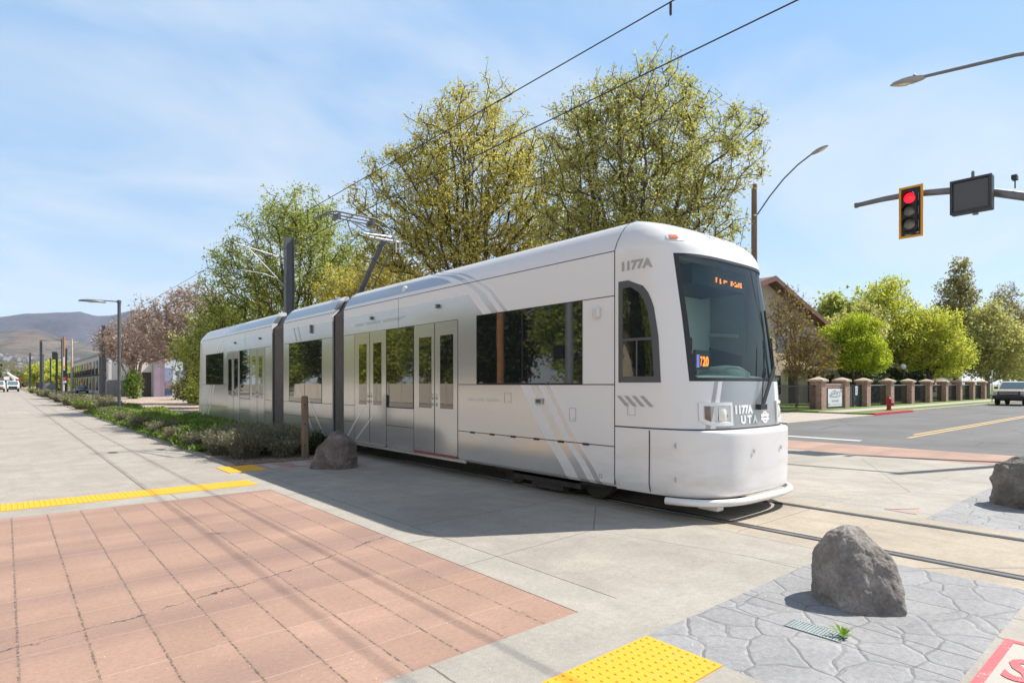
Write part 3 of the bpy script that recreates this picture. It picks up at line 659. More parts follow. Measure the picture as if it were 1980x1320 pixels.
# ---- front details: painted panel under the glass, stripes, lettering, lamps
def nose_patch(m, outline_t, z0, z1, off, nx=14, nz=6):
    """outline_t(v) -> (t0, t1) for v in 0..1 from z0 to z1"""
    rows = []
    for i in range(nz + 1):
        v = i / nz; z = z0 + (z1 - z0) * v; a, b_ = outline_t(v); rows.append([nose_pt(a + (b_ - a) * k / nx, z, off) for k in range(nx + 1)])
    m.grid(rows)
m = MB(); nose_patch(m, lambda v: (-0.66 + 0.11 * v, 0.46), 1.125, 1.715, 0.002, 24)
part(m, 'silver_panel', M_grey_paint, smooth=60, fixn=False, label='silver panel under the windshield')
m = MB(); nose_patch(m, lambda v: (-0.755 + 0.11 * v, -0.715 + 0.11 * v), 1.125, 1.715, 0.0025, 3); part(m, 'pale_stripe', M_letter, smooth=60, fixn=False)
def housing(tA, tB, zA, zB, skew):
    m = MB(); R0, R1 = [], []
    ts = [tA + (tB - tA) * k / 10 for k in range(11)]
    loop = [(t, zB) for t in ts] + [(tB + 0.0, zA + (0.07 if skew > 0 else 0.0) + (zB - zA - (0.07 if skew > 0 else 0.0)) * k / 6) for k in range(5, -1, -1)] + [(t, zA + 0.07 * max(0.0, 1 - (t - tA if skew < 0 else tB - t) / 0.13) ** 2) for t in reversed(ts[:-1])]
    n = len(loop); cx, cz = (tA + tB) / 2, (zA + zB) / 2
    outer_ = [nose_pt(t, z, 0.003) for t, z in loop]; lip = [nose_pt(t, z, 0.022) for t, z in loop]
    inr = [nose_pt(cx + (t - cx) * 0.84, cz + (z - cz) * 0.72 + 0.004, 0.022) for t, z in loop]; bed = [nose_pt(cx + (t - cx) * 0.80, cz + (z - cz) * 0.66 + 0.004, 0.004) for t, z in loop]
    rings = [outer_, lip, inr, bed]; m.v = [p for r in rings for p in r]
    for a in range(3):
        for k in range(n): m.f.append((a * n + k, a * n + (k + 1) % n, (a + 1) * n + (k + 1) % n, (a + 1) * n + k)); m.mi.append(0)
    m.f.append(tuple(range(3 * n, 4 * n))); m.mi.append(0)
    h = part(m, 'headlight', M_white, smooth=35)
    return h
def lens(par, name, tA, tB, zA, zB, mat, bulge):
    m = MB(); nose_patch(m, lambda v: (tA, tB), zA, zB, 0.009, 6, 6)
    for k in range(len(m.v)):
        i, j = divmod(k, 7); f = math.sin(math.pi * i / 6) * math.sin(math.pi * j / 6)
        a = m.v[k]; m.v[k] = (a[0], a[1] - bulge * f, a[2])
    part(m, name, mat, par, smooth=60, fixn=False)
h = housing(-0.80, -0.455, 1.165, 1.455, -1)
lens(h, 'marker_lens', -0.755, -0.705, 1.215, 1.41, M_amber, 0.004); lens(h, 'headlamp_lens', -0.625, -0.53, 1.225, 1.40, M_clear, 0.02)
m = MB(); nose_patch(m, lambda v: (-0.648, -0.640), 1.21, 1.415, 0.016, 1, 2); part(m, 'lamp_divider', M_letter_w, h, fixn=False)
h = housing(0.455, 0.80, 1.165, 1.455, 1)
lens(h, 'headlamp_lens', 0.53, 0.625, 1.225, 1.40, M_clear, 0.02); lens(h, 'marker_lens', 0.705, 0.755, 1.215, 1.41, M_amber, 0.004)
m = MB()
put_text(m, '1177A', 0.135, lambda u, v: nose_pt(t_of_x(7.0 + u, 1.38), 1.315 + v, 0.006), 0.010, 1.08, 0.43)
part(m, 'front_number', M_letter_w, fixn=False); m = MB()
put_text(m, 'U T A', 0.135, lambda u, v: nose_pt(t_of_x(7.13 + u, 1.25), 1.185 + v, 0.006), 0.008, 1.0, 0.42)
def emblem(m, cx, cz, s_, fn):
    """ring crossed by two bars"""
    n = 24
    for k in range(n):
        a0, a1 = 2 * math.pi * k / n, 2 * math.pi * (k + 1) / n
        m.add([fn(cx + s_ * 0.50 * math.cos(a0), cz + s_ * 0.62 * math.sin(a0)), fn(cx + s_ * 0.50 * math.cos(a1), cz + s_ * 0.62 * math.sin(a1)), fn(cx + s_ * 0.32 * math.cos(a1), cz + s_ * 0.42 * math.sin(a1)), fn(cx + s_ * 0.32 * math.cos(a0), cz + s_ * 0.42 * math.sin(a0))], [(0, 1, 2, 3)])
    for z0, z1 in ((0.06, 0.34), (-0.30, -0.05)):
        for k in range(4):
            a, c_ = -0.68 + 1.36 * k / 4, -0.68 + 1.36 * (k + 1) / 4
            m.add([fn(cx + s_ * a, cz + s_ * z0), fn(cx + s_ * c_, cz + s_ * z0), fn(cx + s_ * c_, cz + s_ * z1), fn(cx + s_ * a, cz + s_ * z1)], [(0, 1, 2, 3)])
part(m, 'front_lettering', M_letter_w, fixn=False); m = MB()
emblem(m, 7.75, 1.245, 0.13, lambda u, z: nose_pt(t_of_x(7.75 + (u - 7.75) * 1.25, z), z, 0.0065))
part(m, 'front_emblem', M_letter_w, fixn=False)
m = MB()
put_text(m, '1177A', 0.155, lambda u, v: nose_pt(t_of_y(5.10 - u, 3.2 + v), 3.19 + v, 0.005), 0.009, 1.05, 0.48)
part(m, 'side_number', M_letter, fixn=False); m = MB()
for k in range(4):   # four slanted dashes on the cab side
    y = 5.165 - 0.125 * k; m.add([nose_pt(t_of_y(yy, zz), zz, 0.004) for yy, zz in ((y, 1.53), (y - 0.065, 1.53), (y - 0.21, 1.395), (y - 0.145, 1.395))], [(0, 1, 2, 3)])
part(m, 'slanted_dashes', M_letter, fixn=False); m = MB()
for wd, y0_, w_ in (('UTAH', 13.0, 0.42), ('TRANSIT', 12.48, 0.72), ('AUTHORITY', 11.66, 0.95)):
    m = MB(); put_text(m, wd, 0.10, lambda u, v: (TX - HW - 0.0025, y0_ - u, 3.02 + v), 0.0, 1.1, w_); part(m, 'side_lettering', M_letter, fixn=False)
m = MB()
for q, z0 in (((5.9, 1), 1),): pass
for wd, y0_, w_ in (('UTAH', 8.55, 0.17), ('TRANSIT', 8.34, 0.28), ('AUTHORITY', 8.02, 0.36)):
    m = MB(); put_text(m, wd, 0.08, lambda u, v: (TX - HW - 0.003, y0_ - u, 1.39 + v), 0.0, 1.0, w_); part(m, 'side_lettering', M_stripe, fixn=False)
for ya, yb, za, zb, wd in ((16.95, 16.72, 3.3, 2.88, 0.07), (16.65, 16.42, 3.3, 2.88, 0.07), (16.6, 15.5, 1.6, 0.35, 0.10), (15.9, 14.8, 1.3, 0.35, 0.10), (12.65, 13.5, 1.15, 0.40, 0.09), (12.2, 13.0, 0.95, 0.40, 0.09)):
    m = MB(); m.add([(TX - HW - 0.0055, ya, za), (TX - HW - 0.0055, ya - wd, za), (TX - HW - 0.0055, yb - wd, zb), (TX - HW - 0.0055, yb, zb)], [(0, 1, 2, 3)])
    part(m, 'pale_stripe', M_stripe, fixn=False)
# door labels, hatches, cameras, hinges
def hatch(y, z, w_, h_):
    m = MB()
    for a in ((y - w_ / 2, y + w_ / 2, z - h_ / 2, z - h_ / 2 + 0.006), (y - w_ / 2, y + w_ / 2, z + h_ / 2 - 0.006, z + h_ / 2), (y - w_ / 2, y - w_ / 2 + 0.006, z - h_ / 2, z + h_ / 2), (y + w_ / 2 - 0.006, y + w_ / 2, z - h_ / 2, z + h_ / 2)): side_box(m, *a, 0.004)
    side_box(m, y - 0.03, y - 0.01, z - h_ * 0.35, z - h_ * 0.27, 0.006); part(m, 'access_hatch', M_letter, fixn=False)
hatch(7.44, 1.46, 0.17, 0.16); hatch(5.98, 1.245, 0.13, 0.19); hatch(5.45, 0.42, 0.05, 0.05)
m = MB(); t1, t2 = t_of_y(4.98, 1.36), t_of_y(4.86, 1.36)
for za, zb in ((1.275, 1.28), (1.435, 1.44)): m.add([nose_pt(t1, za, 0.005), nose_pt(t2, za, 0.005), nose_pt(t2, zb, 0.005), nose_pt(t1, zb, 0.005)], [(0, 1, 2, 3)])
for yy in (4.98, 4.86): m.add([nose_pt(t_of_y(yy + 0.003, 1.36), 1.275, 0.005), nose_pt(t_of_y(yy - 0.003, 1.36), 1.275, 0.005), nose_pt(t_of_y(yy - 0.003, 1.36), 1.44, 0.005), nose_pt(t_of_y(yy + 0.003, 1.36), 1.44, 0.005)], [(0, 1, 2, 3)])
part(m, 'access_hatch', M_letter, fixn=False)
for y in (5.72, 6.22, 6.75, 7.3, 7.85, 8.4):
    m = MB(); m.box(TX - HW - 0.012, TX - HW, y - 0.06, y + 0.06, 0.822, 0.854); part(m, 'skirt_hinge', M_seam, bevel=0.004)
m = MB(); m.box(TX - HW - 0.03, TX - HW, 6.60, 6.76, 1.38, 1.465); q = part(m, 'intercom', M_letter, bevel=0.008)
m = MB(); m.box(TX - HW - 0.034, TX - HW - 0.029, 6.63, 6.73, 1.40, 1.45); part(m, 'intercom_grille', M_frame, q)
m = MB(); m.box(TX - HW - 0.07, TX - HW, 5.44, 5.54, 2.60, 2.74); q = part(m, 'side_camera', M_stripe, bevel=0.015)
m = MB(); m.box(TX - HW - 0.055, TX - HW - 0.02, 5.541, 5.548, 2.62, 2.72); part(m, 'camera_lens', M_black, q)
for y, n in ((9.48, 1), (12.15, 1), (15.6, 3), (19.84, 1), (22.55, 1)):
    m = MB()
    for k in range(n):
        zz = 3.16 + (k - (n - 1) / 2) * 0.075; m.box(TX - HW - 0.05, TX - HW, y - 0.05, y + 0.05, zz + 0.012, zz + 0.03); m.box(TX - HW - 0.05, TX - HW, y - 0.05, y + 0.05, zz - 0.03, zz - 0.012); m.box(TX - HW - 0.03, TX - HW, y - 0.04, y + 0.04, zz - 0.011, zz + 0.011)
    part(m, 'status_light', M_frame)
m = MB(); m.lathe((TX - 1.15, 10.89, 3.66), [(0.075, 0), (0.075, -0.05), (0.06, -0.07)], 16, 0); part(m, 'roof_vent', M_stripe, smooth=40)
# roof lamps on the brow
for tt, zz, mt in ((-0.76, 3.57, M_orange), (0.76, 3.57, M_orange)):
    m = MB(); n = 20; ring = [(tt + 0.12 * math.copysign(abs(math.cos(2 * math.pi * k / n)) ** 0.7, math.cos(2 * math.pi * k / n)), zz + 0.055 * math.copysign(abs(math.sin(2 * math.pi * k / n)) ** 0.7, math.sin(2 * math.pi * k / n))) for k in range(n)]
    m.add([nose_pt(t, z, 0.006) for t, z in ring] + [nose_pt(tt + (t - tt) * .8, zz + (z - zz) * .75, 0.004) for t, z in ring], [(k, (k + 1) % n, n + (k + 1) % n, n + k) for k in range(n)] + [tuple(range(n, 2 * n))])
    bl = part(m, 'brow_lamp', M_stripe, smooth=40, fixn=False)
    m = MB(); nose_patch(m, lambda v: (tt - 0.095, tt - 0.025), zz - 0.03, zz + 0.03, 0.010, 4, 3); part(m, 'brow_lens', mt, bl, fixn=False)
m = MB(); nose_patch(m, lambda v: (-0.24 - 0.03 * v, -0.02), 3.63, 3.74, 0.006, 6, 4); part(m, 'brow_hatch', M_stripe, fixn=False)
for ta in (0.10, 0.58):
    m = MB(); nose_patch(m, lambda v: (ta, ta + 0.014), 3.62, 3.78, 0.006, 1, 4); part(m, 'brow_seam', M_stripe, fixn=False)
m = MB(); nose_patch(m, lambda v: (0.16 + 0.05 * (1 - v), 0.34 + 0.04 * (1 - v)), 3.58, 3.76, 0.005, 6, 6); part(m, 'brow_recess', M_letter, fixn=False)
for y, z in ((4.30, 0.92), (4.30, 0.50)):
    m = MB(); m.lathe(nose_pt(t_of_y(y, z, True), z, 0.0, True), [(0.034, -0.012), (0.026, -0.014)], 14, 1); part(m, 'bolt_cover', M_letter, smooth=40)
for x_ in (7.2, 7.93): 
    m = MB(); a = nose_pt((x_ - TX) / HW, 0.84, 0.0, True); m.lathe(a, [(0.027, -0.012), (0.02, -0.014)], 14, 1); part(m, 'bolt_cover', M_letter, smooth=40)
# wipers
m = MB(); a = nose_pt(0.045, 1.385, 0.05); bpt = nose_pt(0.40, 1.92, 0.06); c_ = nose_pt(0.47, 2.32, 0.05)
m.tube([a, bpt], 0.019, 8); m.tube([(a[0] + 0.05, a[1], a[2] + 0.01), (bpt[0] + 0.04, bpt[1], bpt[2])], 0.014, 8); m.tube([bpt, c_], 0.013, 6); m.tube([(a[0] - 0.02, a[1] - 0.01, a[2] + 0.02), nose_pt(0.28, 2.2, 0.05)], 0.008, 6)
m.box(a[0] - 0.06, a[0] + 0.11, a[1] - 0.02, a[1] + 0.06, a[2] - 0.035, a[2] + 0.035); wp = part(m, 'wiper', M_black, smooth=40)
m = MB(); m.tube([nose_pt(0.42, 1.78, 0.02), nose_pt(0.455, 2.2, 0.02), nose_pt(0.50, 2.72, 0.02)], 0.016, 6); part(m, 'wiper_blade', M_black, wp)
# cab interior seen through the glass
m = MB(); m.box(6.35, 8.72, 5.6, 5.66, 0.9, 3.3); part(m, 'cab_bulkhead', M_cab)
m = MB(); m.box(7.95, 8.45, 5.55, 5.59, 1.0, 2.9); part(m, 'cab_doorway', M_cab_d)
m = MB(); m.box(8.60, 8.64, 4.62, 5.58, 0.9, 3.36); sw = part(m, 'cab_side_panel', M_cab_m)
m = MB(); m.prism([(4.66, 1.72), (5.5, 1.72), (5.5, 2.35), (4.66, 2.12)], lambda a, c: (8.598, a, c), lambda a, c: (8.575, a, c)); part(m, 'cab_side_recess', M_cab_d, sw)
m = MB(); m.tube([(8.56, 4.7, 2.42), (8.56, 5.5, 2.5)], 0.03, 8); part(m, 'cab_handrail', M_cab_l, sw)
m = MB(); m.box(6.45, 7.70, 5.50, 5.59, 1.95, 2.95); part(m, 'cab_panel', M_cab_l)
m = MB(); rows = [[nose_pt(-0.74 + 1.48 * k / 20, z, off) for k in range(21)] for z, off in ((1.68, -0.05), (1.76, -0.12), (1.80, -0.3), (1.74, -0.52), (1.2, -0.55))]; m.grid(rows); part(m, 'dashboard', M_cab_l, smooth=50, fixn=False)
m = MB(); m.lathe((7.75, 4.45, 1.74), [(0.34, 0), (0.33, 0.10), (0.2, 0.19), (0.02, 0.21)], 20); part(m, 'instrument_hood', M_cab, smooth=60)
m = MB(); m.box(7.5, 8.02, 5.05, 5.2, 1.2, 2.15); m.box(7.62, 7.9, 5.05, 5.15, 2.17, 2.4); m.box(7.5, 8.02, 4.7, 5.2, 1.1, 1.25); part(m, 'driver_seat', M_cab_d, bevel=0.04)
m = MB(); m.box(6.95, 8.35, 4.46, 5.5, 3.02, 3.30); ds = part(m, 'destination_sign', M_cab_d)
m = MB(); m.box(6.40, 8.66, 4.9, 5.6, 3.41, 3.46); part(m, 'cab_ceiling', M_cab)
m = MB(); random.seed(4)   # worn orange LED display: broken dashes of two words
for k in range(6):
    for r_ in range(3):
        if random.random() < 0.72: m.box(7.52 + k * 0.052, 7.52 + k * 0.052 + random.uniform(0.02, 0.045), 4.452, 4.457, 3.10 + r_ * 0.024 - 0.004 * k, 3.118 + r_ * 0.024 - 0.004 * k)
for k in range(6):
    for r_ in range(3):
        if random.random() < 0.8: m.box(7.92 + k * 0.052, 7.92 + k * 0.052 + random.uniform(0.02, 0.045), 4.452, 4.457, 3.09 + r_ * 0.024, 3.108 + r_ * 0.024)
part(m, 'led_text', M_led, ds)
m = MB(); m.box(6.68, 7.0, 4.24, 4.28, 1.87, 2.12); rs = part(m, 'route_sign', M_cab_d)
m = MB(); put_text(m, '20', 0.17, lambda u, v: (6.83 + u, 4.232, 1.92 + v), 0.006, 1.0, 0.14); put_text(m, '7', 0.17, lambda u, v: (6.775 + u, 4.232, 1.92 + v), 0.004, 1.0, 0.045); part(m, 'led_digits', M_led, rs, fixn=False)
m = MB()
for k in range(7):
    for j in range(2): m.box(6.70 + j * 0.032, 6.722 + j * 0.032, 4.232, 4.237, 1.90 + k * 0.024, 1.914 + k * 0.024)
part(m, 'led_digits', M_ledv, rs)

# underneath: frame, bogies with wheels
m = MB()
for a, b_ in ((5.4, 13.4), (14.5, 17.5), (19.0, 27)): m.box(TX - 1.15, TX + 1.15, a, b_, 0.27, 0.299)
part(m, 'underframe', M_under)
for yc in (6.75, 16.0, 25.6):
    m = MB(); m.box(TX - 1.0, TX + 1.0, yc - 0.3, yc + 0.3, 0.16, 0.262)
    for s_ in (-1, 1):
        m.box(TX + s_ * 1.02 - 0.07, TX + s_ * 1.02 + 0.07, yc - 0.75, yc + 0.75, 0.14, 0.27); m.box(TX + s_ * 1.04 - 0.05, TX + s_ * 1.04 + 0.05, yc - 1.2, yc + 1.2, 0.22, 0.275)
        m.box(TX + s_ * 1.0 - 0.06, TX + s_ * 1.0 + 0.06, yc - 0.35, yc + 0.35, 0.05, 0.14)
    bg_ = part(m, 'bogie', M_under)
    for dy in (-0.92, 0.92):
        for s_ in (-1, 1):
            m = MB(); m.lathe((TX + s_ * 0.86, yc + dy, 0.31), [(0.08, -0.07), (0.26, -0.07), (0.30, -0.05), (0.30, 0.06), (0.08, 0.07)], 24, 0); part(m, 'wheel', M_under, bg_, smooth=40)

# pantograph on the rear of the front car roof
m = MB(); m.box(TX - 0.5, TX + 0.5, 15.0, 17.0, 3.74, 3.92); m.box(TX - 0.62, TX + 0.62, 14.6, 17.5, 3.72, 3.80); m.tube([(6.75, 15.3, 3.98), (8.3, 15.3, 3.98)], 0.06, 10); m.box(TX - 0.5, TX - 0.2, 15.4, 16.0, 3.9, 4.06); m.box(TX + 0.1, TX + 0.5, 15.5, 16.3, 3.9, 4.10)
pg = part(m, 'pantograph', M_frame, smooth=40)
m = MB(); K = (TX, 14.0, 5.46); m.tube([(TX, 15.6, 4.0), K], [0.085, 0.065], 12); m.tube([(TX - 0.03, 14.9, 3.95), (TX + 0.12, 13.75, 5.25)], 0.018, 8)
for f in (0.25, 0.5, 0.7, 0.9): q = Vector((TX, 15.6, 4.0)).lerp(Vector(K), f); d = (Vector(K) - Vector((TX, 15.6, 4.0))).normalized() * 0.015; m.tube([q - d, q + d], 0.092, 12)
part(m, 'lower_arm', M_frame, pg, smooth=50)
m = MB(); H = (TX, 15.75, 6.36)
for s_ in (-1, 1): m.tube([(TX + s_ * 0.28, 13.95, 5.46), (TX + s_ * 0.07, 15.75, 6.28)], 0.022, 8)
m.tube([(TX - 0.42, 14.0, 5.46), (TX + 0.5, 14.0, 5.46)], 0.032, 10); m.tube([(TX + 0.42, 13.9, 5.50), (TX + 0.32, 13.75, 5.12), (TX + 0.22, 13.75, 5.12), (TX + 0.3, 13.9, 5.5)], 0.018, 6); m.tube([(TX - 0.4, 14.3, 5.62), (TX + 0.45, 14.4, 5.68)], 0.016, 6); m.tube([(TX + 0.45, 14.4, 5.68), (TX + 0.5, 13.95, 5.46)], 0.016, 6)
part(m, 'upper_arm', M_steel, pg, smooth=50)
m = MB()
for dy in (-0.16, 0.16):
    m.tube([(TX - 1.08, 15.75 + dy, 6.22), (TX - 0.85, 15.75 + dy, 6.37), (TX - 0.6, 15.75 + dy, 6.44), (TX + 0.6, 15.75 + dy, 6.44), (TX + 0.85, 15.75 + dy, 6.37), (TX + 1.08, 15.75 + dy, 6.20)], 0.024, 8)
for s_ in (-1, 1): m.box(TX + s_ * 0.52 - 0.04, TX + s_ * 0.52 + 0.04, 15.55, 15.95, 6.26, 6.40); 
m.tube([(TX - 0.55, 15.75, 6.30), (TX + 0.55, 15.75, 6.30)], 0.022, 8)
part(m, 'collector_head', M_frame, pg, smooth=50)
# ------------------------------------------------------------------ overhead line, poles, lamps
for z_, lb, cat_ in ((6.475, 'lower overhead wire touched by the pantograph', 'overhead wire'), (7.36, 'upper overhead wire running above the contact wire', 'overhead wire')):
    name = 'contact_wire' if z_ < 7 else 'messenger_wire'
    m = MB(); m.tube([(7.53, -40, z_), (7.53, 25, z_), (7.53, 60, z_), (7.53, 200, z_), (7.53, 420, z_)], 0.0105, 6)
    t = solo(m, name, M_wire, lb, cat_)
    if z_ > 7:
        m = MB(); m.lathe((7.53, 5.2, 7.32), [(0.012, -0.16), (0.02, -0.14), (0.02, 0.02), (0.012, 0.05)], 8); build(m, 'wire_clamp', M_wire, t)
def hpole(m, x, y, h, w_=0.17, d=0.13):
    for s_ in (-1, 1): m.box(x + s_ * w_ - 0.014, x + s_ * w_ + 0.014, y - d, y + d, 0, h)
    m.box(x - w_ + 0.014, x + w_ - 0.014, y - 0.012, y + 0.012, 0, h)
def catenary(x, y, h, label, arm=True):
    t = thing('catenary_pole', label, 'catenary pole', (x, y, 0), 'catenary poles along the track')
    m = MB(); hpole(m, x, y, h); m.box(x - 0.3, x + 0.3, y - 0.25, y + 0.25, 0, 0.04); build(m, 'pole', M_pole, t)
    if arm:
        m = MB(); m.tube([(x - 0.15, y, 7.05), (7.1, y, 7.42)], 0.028, 8); build(m, 'bracket_arm', M_steel, t)
        m = MB(); m.tube([(x - 0.15, y, 5.85), (7.6, y, 7.32)], 0.024, 8); m.tube([(x - 0.6, y, 6.2), (x - 1.1, y, 6.32), (7.3, y, 6.36)], 0.018, 8); build(m, 'brace', M_steel, t)
    return t
catenary(9.3, 25.7, 8.0, 'tall grey H section catenary pole standing behind the middle of the tram')
catenary(8.75, 84, 8.6, 'catenary pole with long white bracket arm, before the white building')
catenary(9.6, 95, 9.0, 'plain grey catenary pole without arm beside the white building', False)
catenary(4.6, 128, 9.0, 'thick catenary pole standing in the far shrub strip', True)
catenary(4.5, 182, 9.2, 'more distant catenary pole with arm in the shrub strip', True)
catenary(9.4, 150, 9.0, 'catenary pole beyond the parked grey car', True)
catenary(9.4, 205, 9.0, 'thin far catenary pole near the end of the track', True)
def street_lamp(x, y, h, label):
    t = thing('street_lamp', label, 'street lamp', (x, y, 0), 'lamps along the concrete road')
    m = MB(); m.tube([(x, y, 0), (x, y, h)], [0.085, 0.08], 14); m.lathe((x, y, 0), [(0.13, 0), (0.13, 0.1), (0.09, 0.14)], 14); m.lathe((x, y, h), [(0.1, -0.12), (0.1, 0.03), (0.02, 0.05)], 14); build(m, 'pole', M_pole, t, smooth=40)
    m = MB(); m.box(x - 1.15, x - 0.05, y - 0.035, y + 0.035, h - 0.07, h - 0.02); build(m, 'arm', M_pole, t)
    m = MB()
    prof = [(0.02, -1.75, 0.0), (0.14, -1.6, 0.03), (0.2, -1.3, 0.06), (0.2, -1.0, 0.06), (0.1, -0.75, 0.05), (0.03, -0.6, 0.04)]
    rows = []
    for w_, dx, th in prof: rows.append([(x + dx, y - w_, h - 0.14), (x + dx, y - w_ * .7, h - 0.10 + th), (x + dx, y + w_ * .7, h - 0.10 + th), (x + dx, y + w_, h - 0.14), (x + dx, y, h - 0.17)])
    rows = [r + [r[0]] for r in rows]; m.grid(rows); l = build(m, 'lamp_head', M_pole, t, smooth=35)
    m = MB(); m.lathe((x - 1.22, y, h - 0.20), [(0.02, 0), (0.13, 0.015), (0.14, 0.04)], 16); build(m, 'lamp_glass', M_clear, l)
    return t
street_lamp(4.6, 37.5, 6.1, 'nearest dark street lamp rising from the green shrubs')
street_lamp(4.3, 74, 6.1, 'second dark street lamp farther along the shrub strip')
street_lamp(4.3, 112, 6.1, 'third small dark street lamp near the distant white trucks')

# utility poles
M_wood = NB('weathered_wood'); b = M_wood; p = b.pos(); c = b.ramp(b.noise(1, 5, 0.65, b.scale(p, (14, 14, 0.9))), (0.3, (0.13, 0.085, 0.055)), (0.7, (0.30, 0.21, 0.14))); M_wood = b.pbr(c, 0.85, 0, b.bump(b.noise(1, 4, 0.6, b.scale(p, (60, 60, 2))), 0.4, 0.01))
M_wood_o = simple('orange_wood', (0.36, 0.17, 0.075), 0.85, 0, 0.25, 5); M_wood_p = simple('pale_wood', (0.52, 0.42, 0.32), 0.85, 0, 0.2, 5)
def wood_pole(x, y, h, mat, label, cross=True, r=0.17):
    t = thing('utility_pole', label, 'utility pole', (x, y, 0), None)
    m = MB(); m.tube([(x, y, 0), (x + 0.03, y, h * 0.5), (x, y, h)], [r, r * 0.9, r * 0.75], 12); build(m, 'pole', mat, t, smooth=50)
    if cross:
        m = MB(); m.box(x - 1.2, x + 1.2, y - 0.06, y + 0.06, h - 0.7, h - 0.56)
        for k in (-1.1, -0.5, 0.5, 1.1): m.lathe((x + k, y, h - 0.56), [(0.04, 0), (0.06, 0.06), (0.03, 0.16)], 8)
        build(m, 'cross_arm', mat, t)
    return t
wood_pole(10.6, 176, 13.0, M_wood_o, 'orange brown wooden utility pole in the distance left of the white building', True, 0.26)
wood_pole(11.0, 160, 11.5, M_wood_p, 'pale wooden utility pole close to the white building balconies', True, 0.22)
wood_pole(9.2, 330, 12.5, M_wood, 'tiny far brown utility pole at the foot of the hills', True, 0.25)
# pole with curved lamp arm behind the tram cab
X0, Y0 = 32.6, 16.9
t = thing('utility_pole', 'brown wooden pole with a curved lamp arm rising behind the tram cab', 'utility pole', (X0, Y0, 0))
m = MB(); m.tube([(X0, Y0, 0), (X0, Y0, 13.1)], [0.20, 0.15], 12); build(m, 'pole', M_wood, t, smooth=50)
arm = [(X0 + .05, Y0 - 0.15, 11.35), (X0, Y0 - 0.9, 12.2), (X0 - .05, Y0 - 1.7, 12.95), (X0 - .1, Y0 - 2.5, 13.5), (X0 - .1, Y0 - 3.2, 13.85)]
m = MB(); m.tube(arm, 0.04, 8); build(m, 'lamp_arm', M_pole, t, smooth=50)
def cobra(cx, cy, cz, dx, dy, par, s_=1.0, tilt=0.0):
    """flat street light head pointing along (dx, dy)"""
    m = MB(); prof = [(0.0, 0.05, 0.05), (0.06, 0.09, 0.08), (0.3, 0.15, 0.11), (0.5, 0.17, 0.10), (0.75, 0.12, 0.06), (0.86, 0.02, 0.02)]; rows = []
    for l_, w_, th in prof:
        l_ *= s_; w_ *= s_; th *= s_; zc = cz + l_ * tilt
        rows.append([(cx + dx * l_ - dy * a, cy + dy * l_ + dx * a, zc + q) for a, q in ((-w_, 0), (-w_ * .7, th * .8), (w_ * .7, th * .8), (w_, 0), (w_ * .6, -th * .6), (-w_ * .6, -th * .6), (-w_, 0))])
    m.grid(rows); m.add([rows[0][k] for k in range(6)], [tuple(range(6))]); h = build(m, 'lamp_head', M_lamp_grey, par, smooth=35)
    m = MB(); rows = []
    for l_, w_, q in ((0.34, 0.08, -0.07), (0.5, 0.13, -0.09), (0.66, 0.11, -0.075), (0.78, 0.05, -0.045)):
        rows.append([(cx + dx * l_ * s_ - dy * a * s_, cy + dy * l_ * s_ + dx * a * s_, cz + l_ * s_ * tilt + (q + d_) * s_) for a, d_ in ((-w_, 0.02), (0, 0), (w_, 0.02))])
    m.grid(rows); build(m, 'lamp_glass', M_clear, h, smooth=60, fixn=False)
    m = MB(); m.lathe((cx + dx * 0.25 * s_, cy + dy * 0.25 * s_, cz + 0.08 * s_), [(0.045 * s_, 0), (0.045 * s_, 0.07 * s_), (0.02 * s_, 0.1 * s_)], 10); build(m, 'photo_cell', M_black, h)
M_lamp_grey = simple('lamp_grey', (0.40, 0.38, 0.35), 0.5, 0.2, 0.1, 5)
cobra(X0 - .1, Y0 - 3.2, 13.85, 0, -1, t, 1.0, 0.25)
m = MB(); m.tube([(X0 - 0.2, Y0 + 0.3, 11.8), (X0 - 1.2, Y0 + 2.2, 0)], 0.018, 6); build(m, 'guy_wire', M_wire, t)

# traffic signal pole at the far right corner: mast arm, lamp arm, signal, blank-out sign, camera
PX, PY = 20.8, 0.9
M_sig_pole = simple('signal_pole_grey', (0.20, 0.205, 0.21), 0.5, 0.5, 0.15, 4)
t = thing('signal_pole', 'grey signal pole whose curved mast arm and lamp arm reach in from the right edge', 'signal pole', (PX, PY, 0))
m = MB(); m.tube([(PX, PY, 0), (PX, PY, 10.2)], [0.17, 0.11], 16); m.lathe((PX, PY, 0), [(0.3, 0), (0.3, 0.05), (0.2, 0.12)], 16); build(m, 'pole', M_sig_pole, t, smooth=50)
arm = [(PX, PY + 0.1, 5.3), (PX, PY + 0.9, 5.98), (PX, PY + 1.8, 6.5), (PX, PY + 2.9, 6.95), (PX, 4.9, 7.28), (PX, 5.9, 7.42), (PX, 6.6, 7.44), (PX, 7.35, 7.42)]
m = MB(); m.tube(arm, [0.13, 0.125, 0.12, 0.11, 0.10, 0.09, 0.08, 0.07], 14); m.lathe((PX, 7.35, 7.42), [(0.085, -0.03), (0.085, 0.05), (0.06, 0.06)], 14, 1); build(m, 'mast_arm', M_sig_pole, t, smooth=50)
m = MB(); m.tube([(PX, PY + 0.1, 10.0), (PX, PY + 1.2, 10.28), (PX, 3.4, 10.58), (PX, 5.55, 10.83)], [0.06, 0.055, 0.05, 0.045], 10); build(m, 'lamp_arm', M_sig_pole, t, smooth=50)
cobra(PX, 5.5, 10.80, 0, 1, t, 1.05, 0.10)
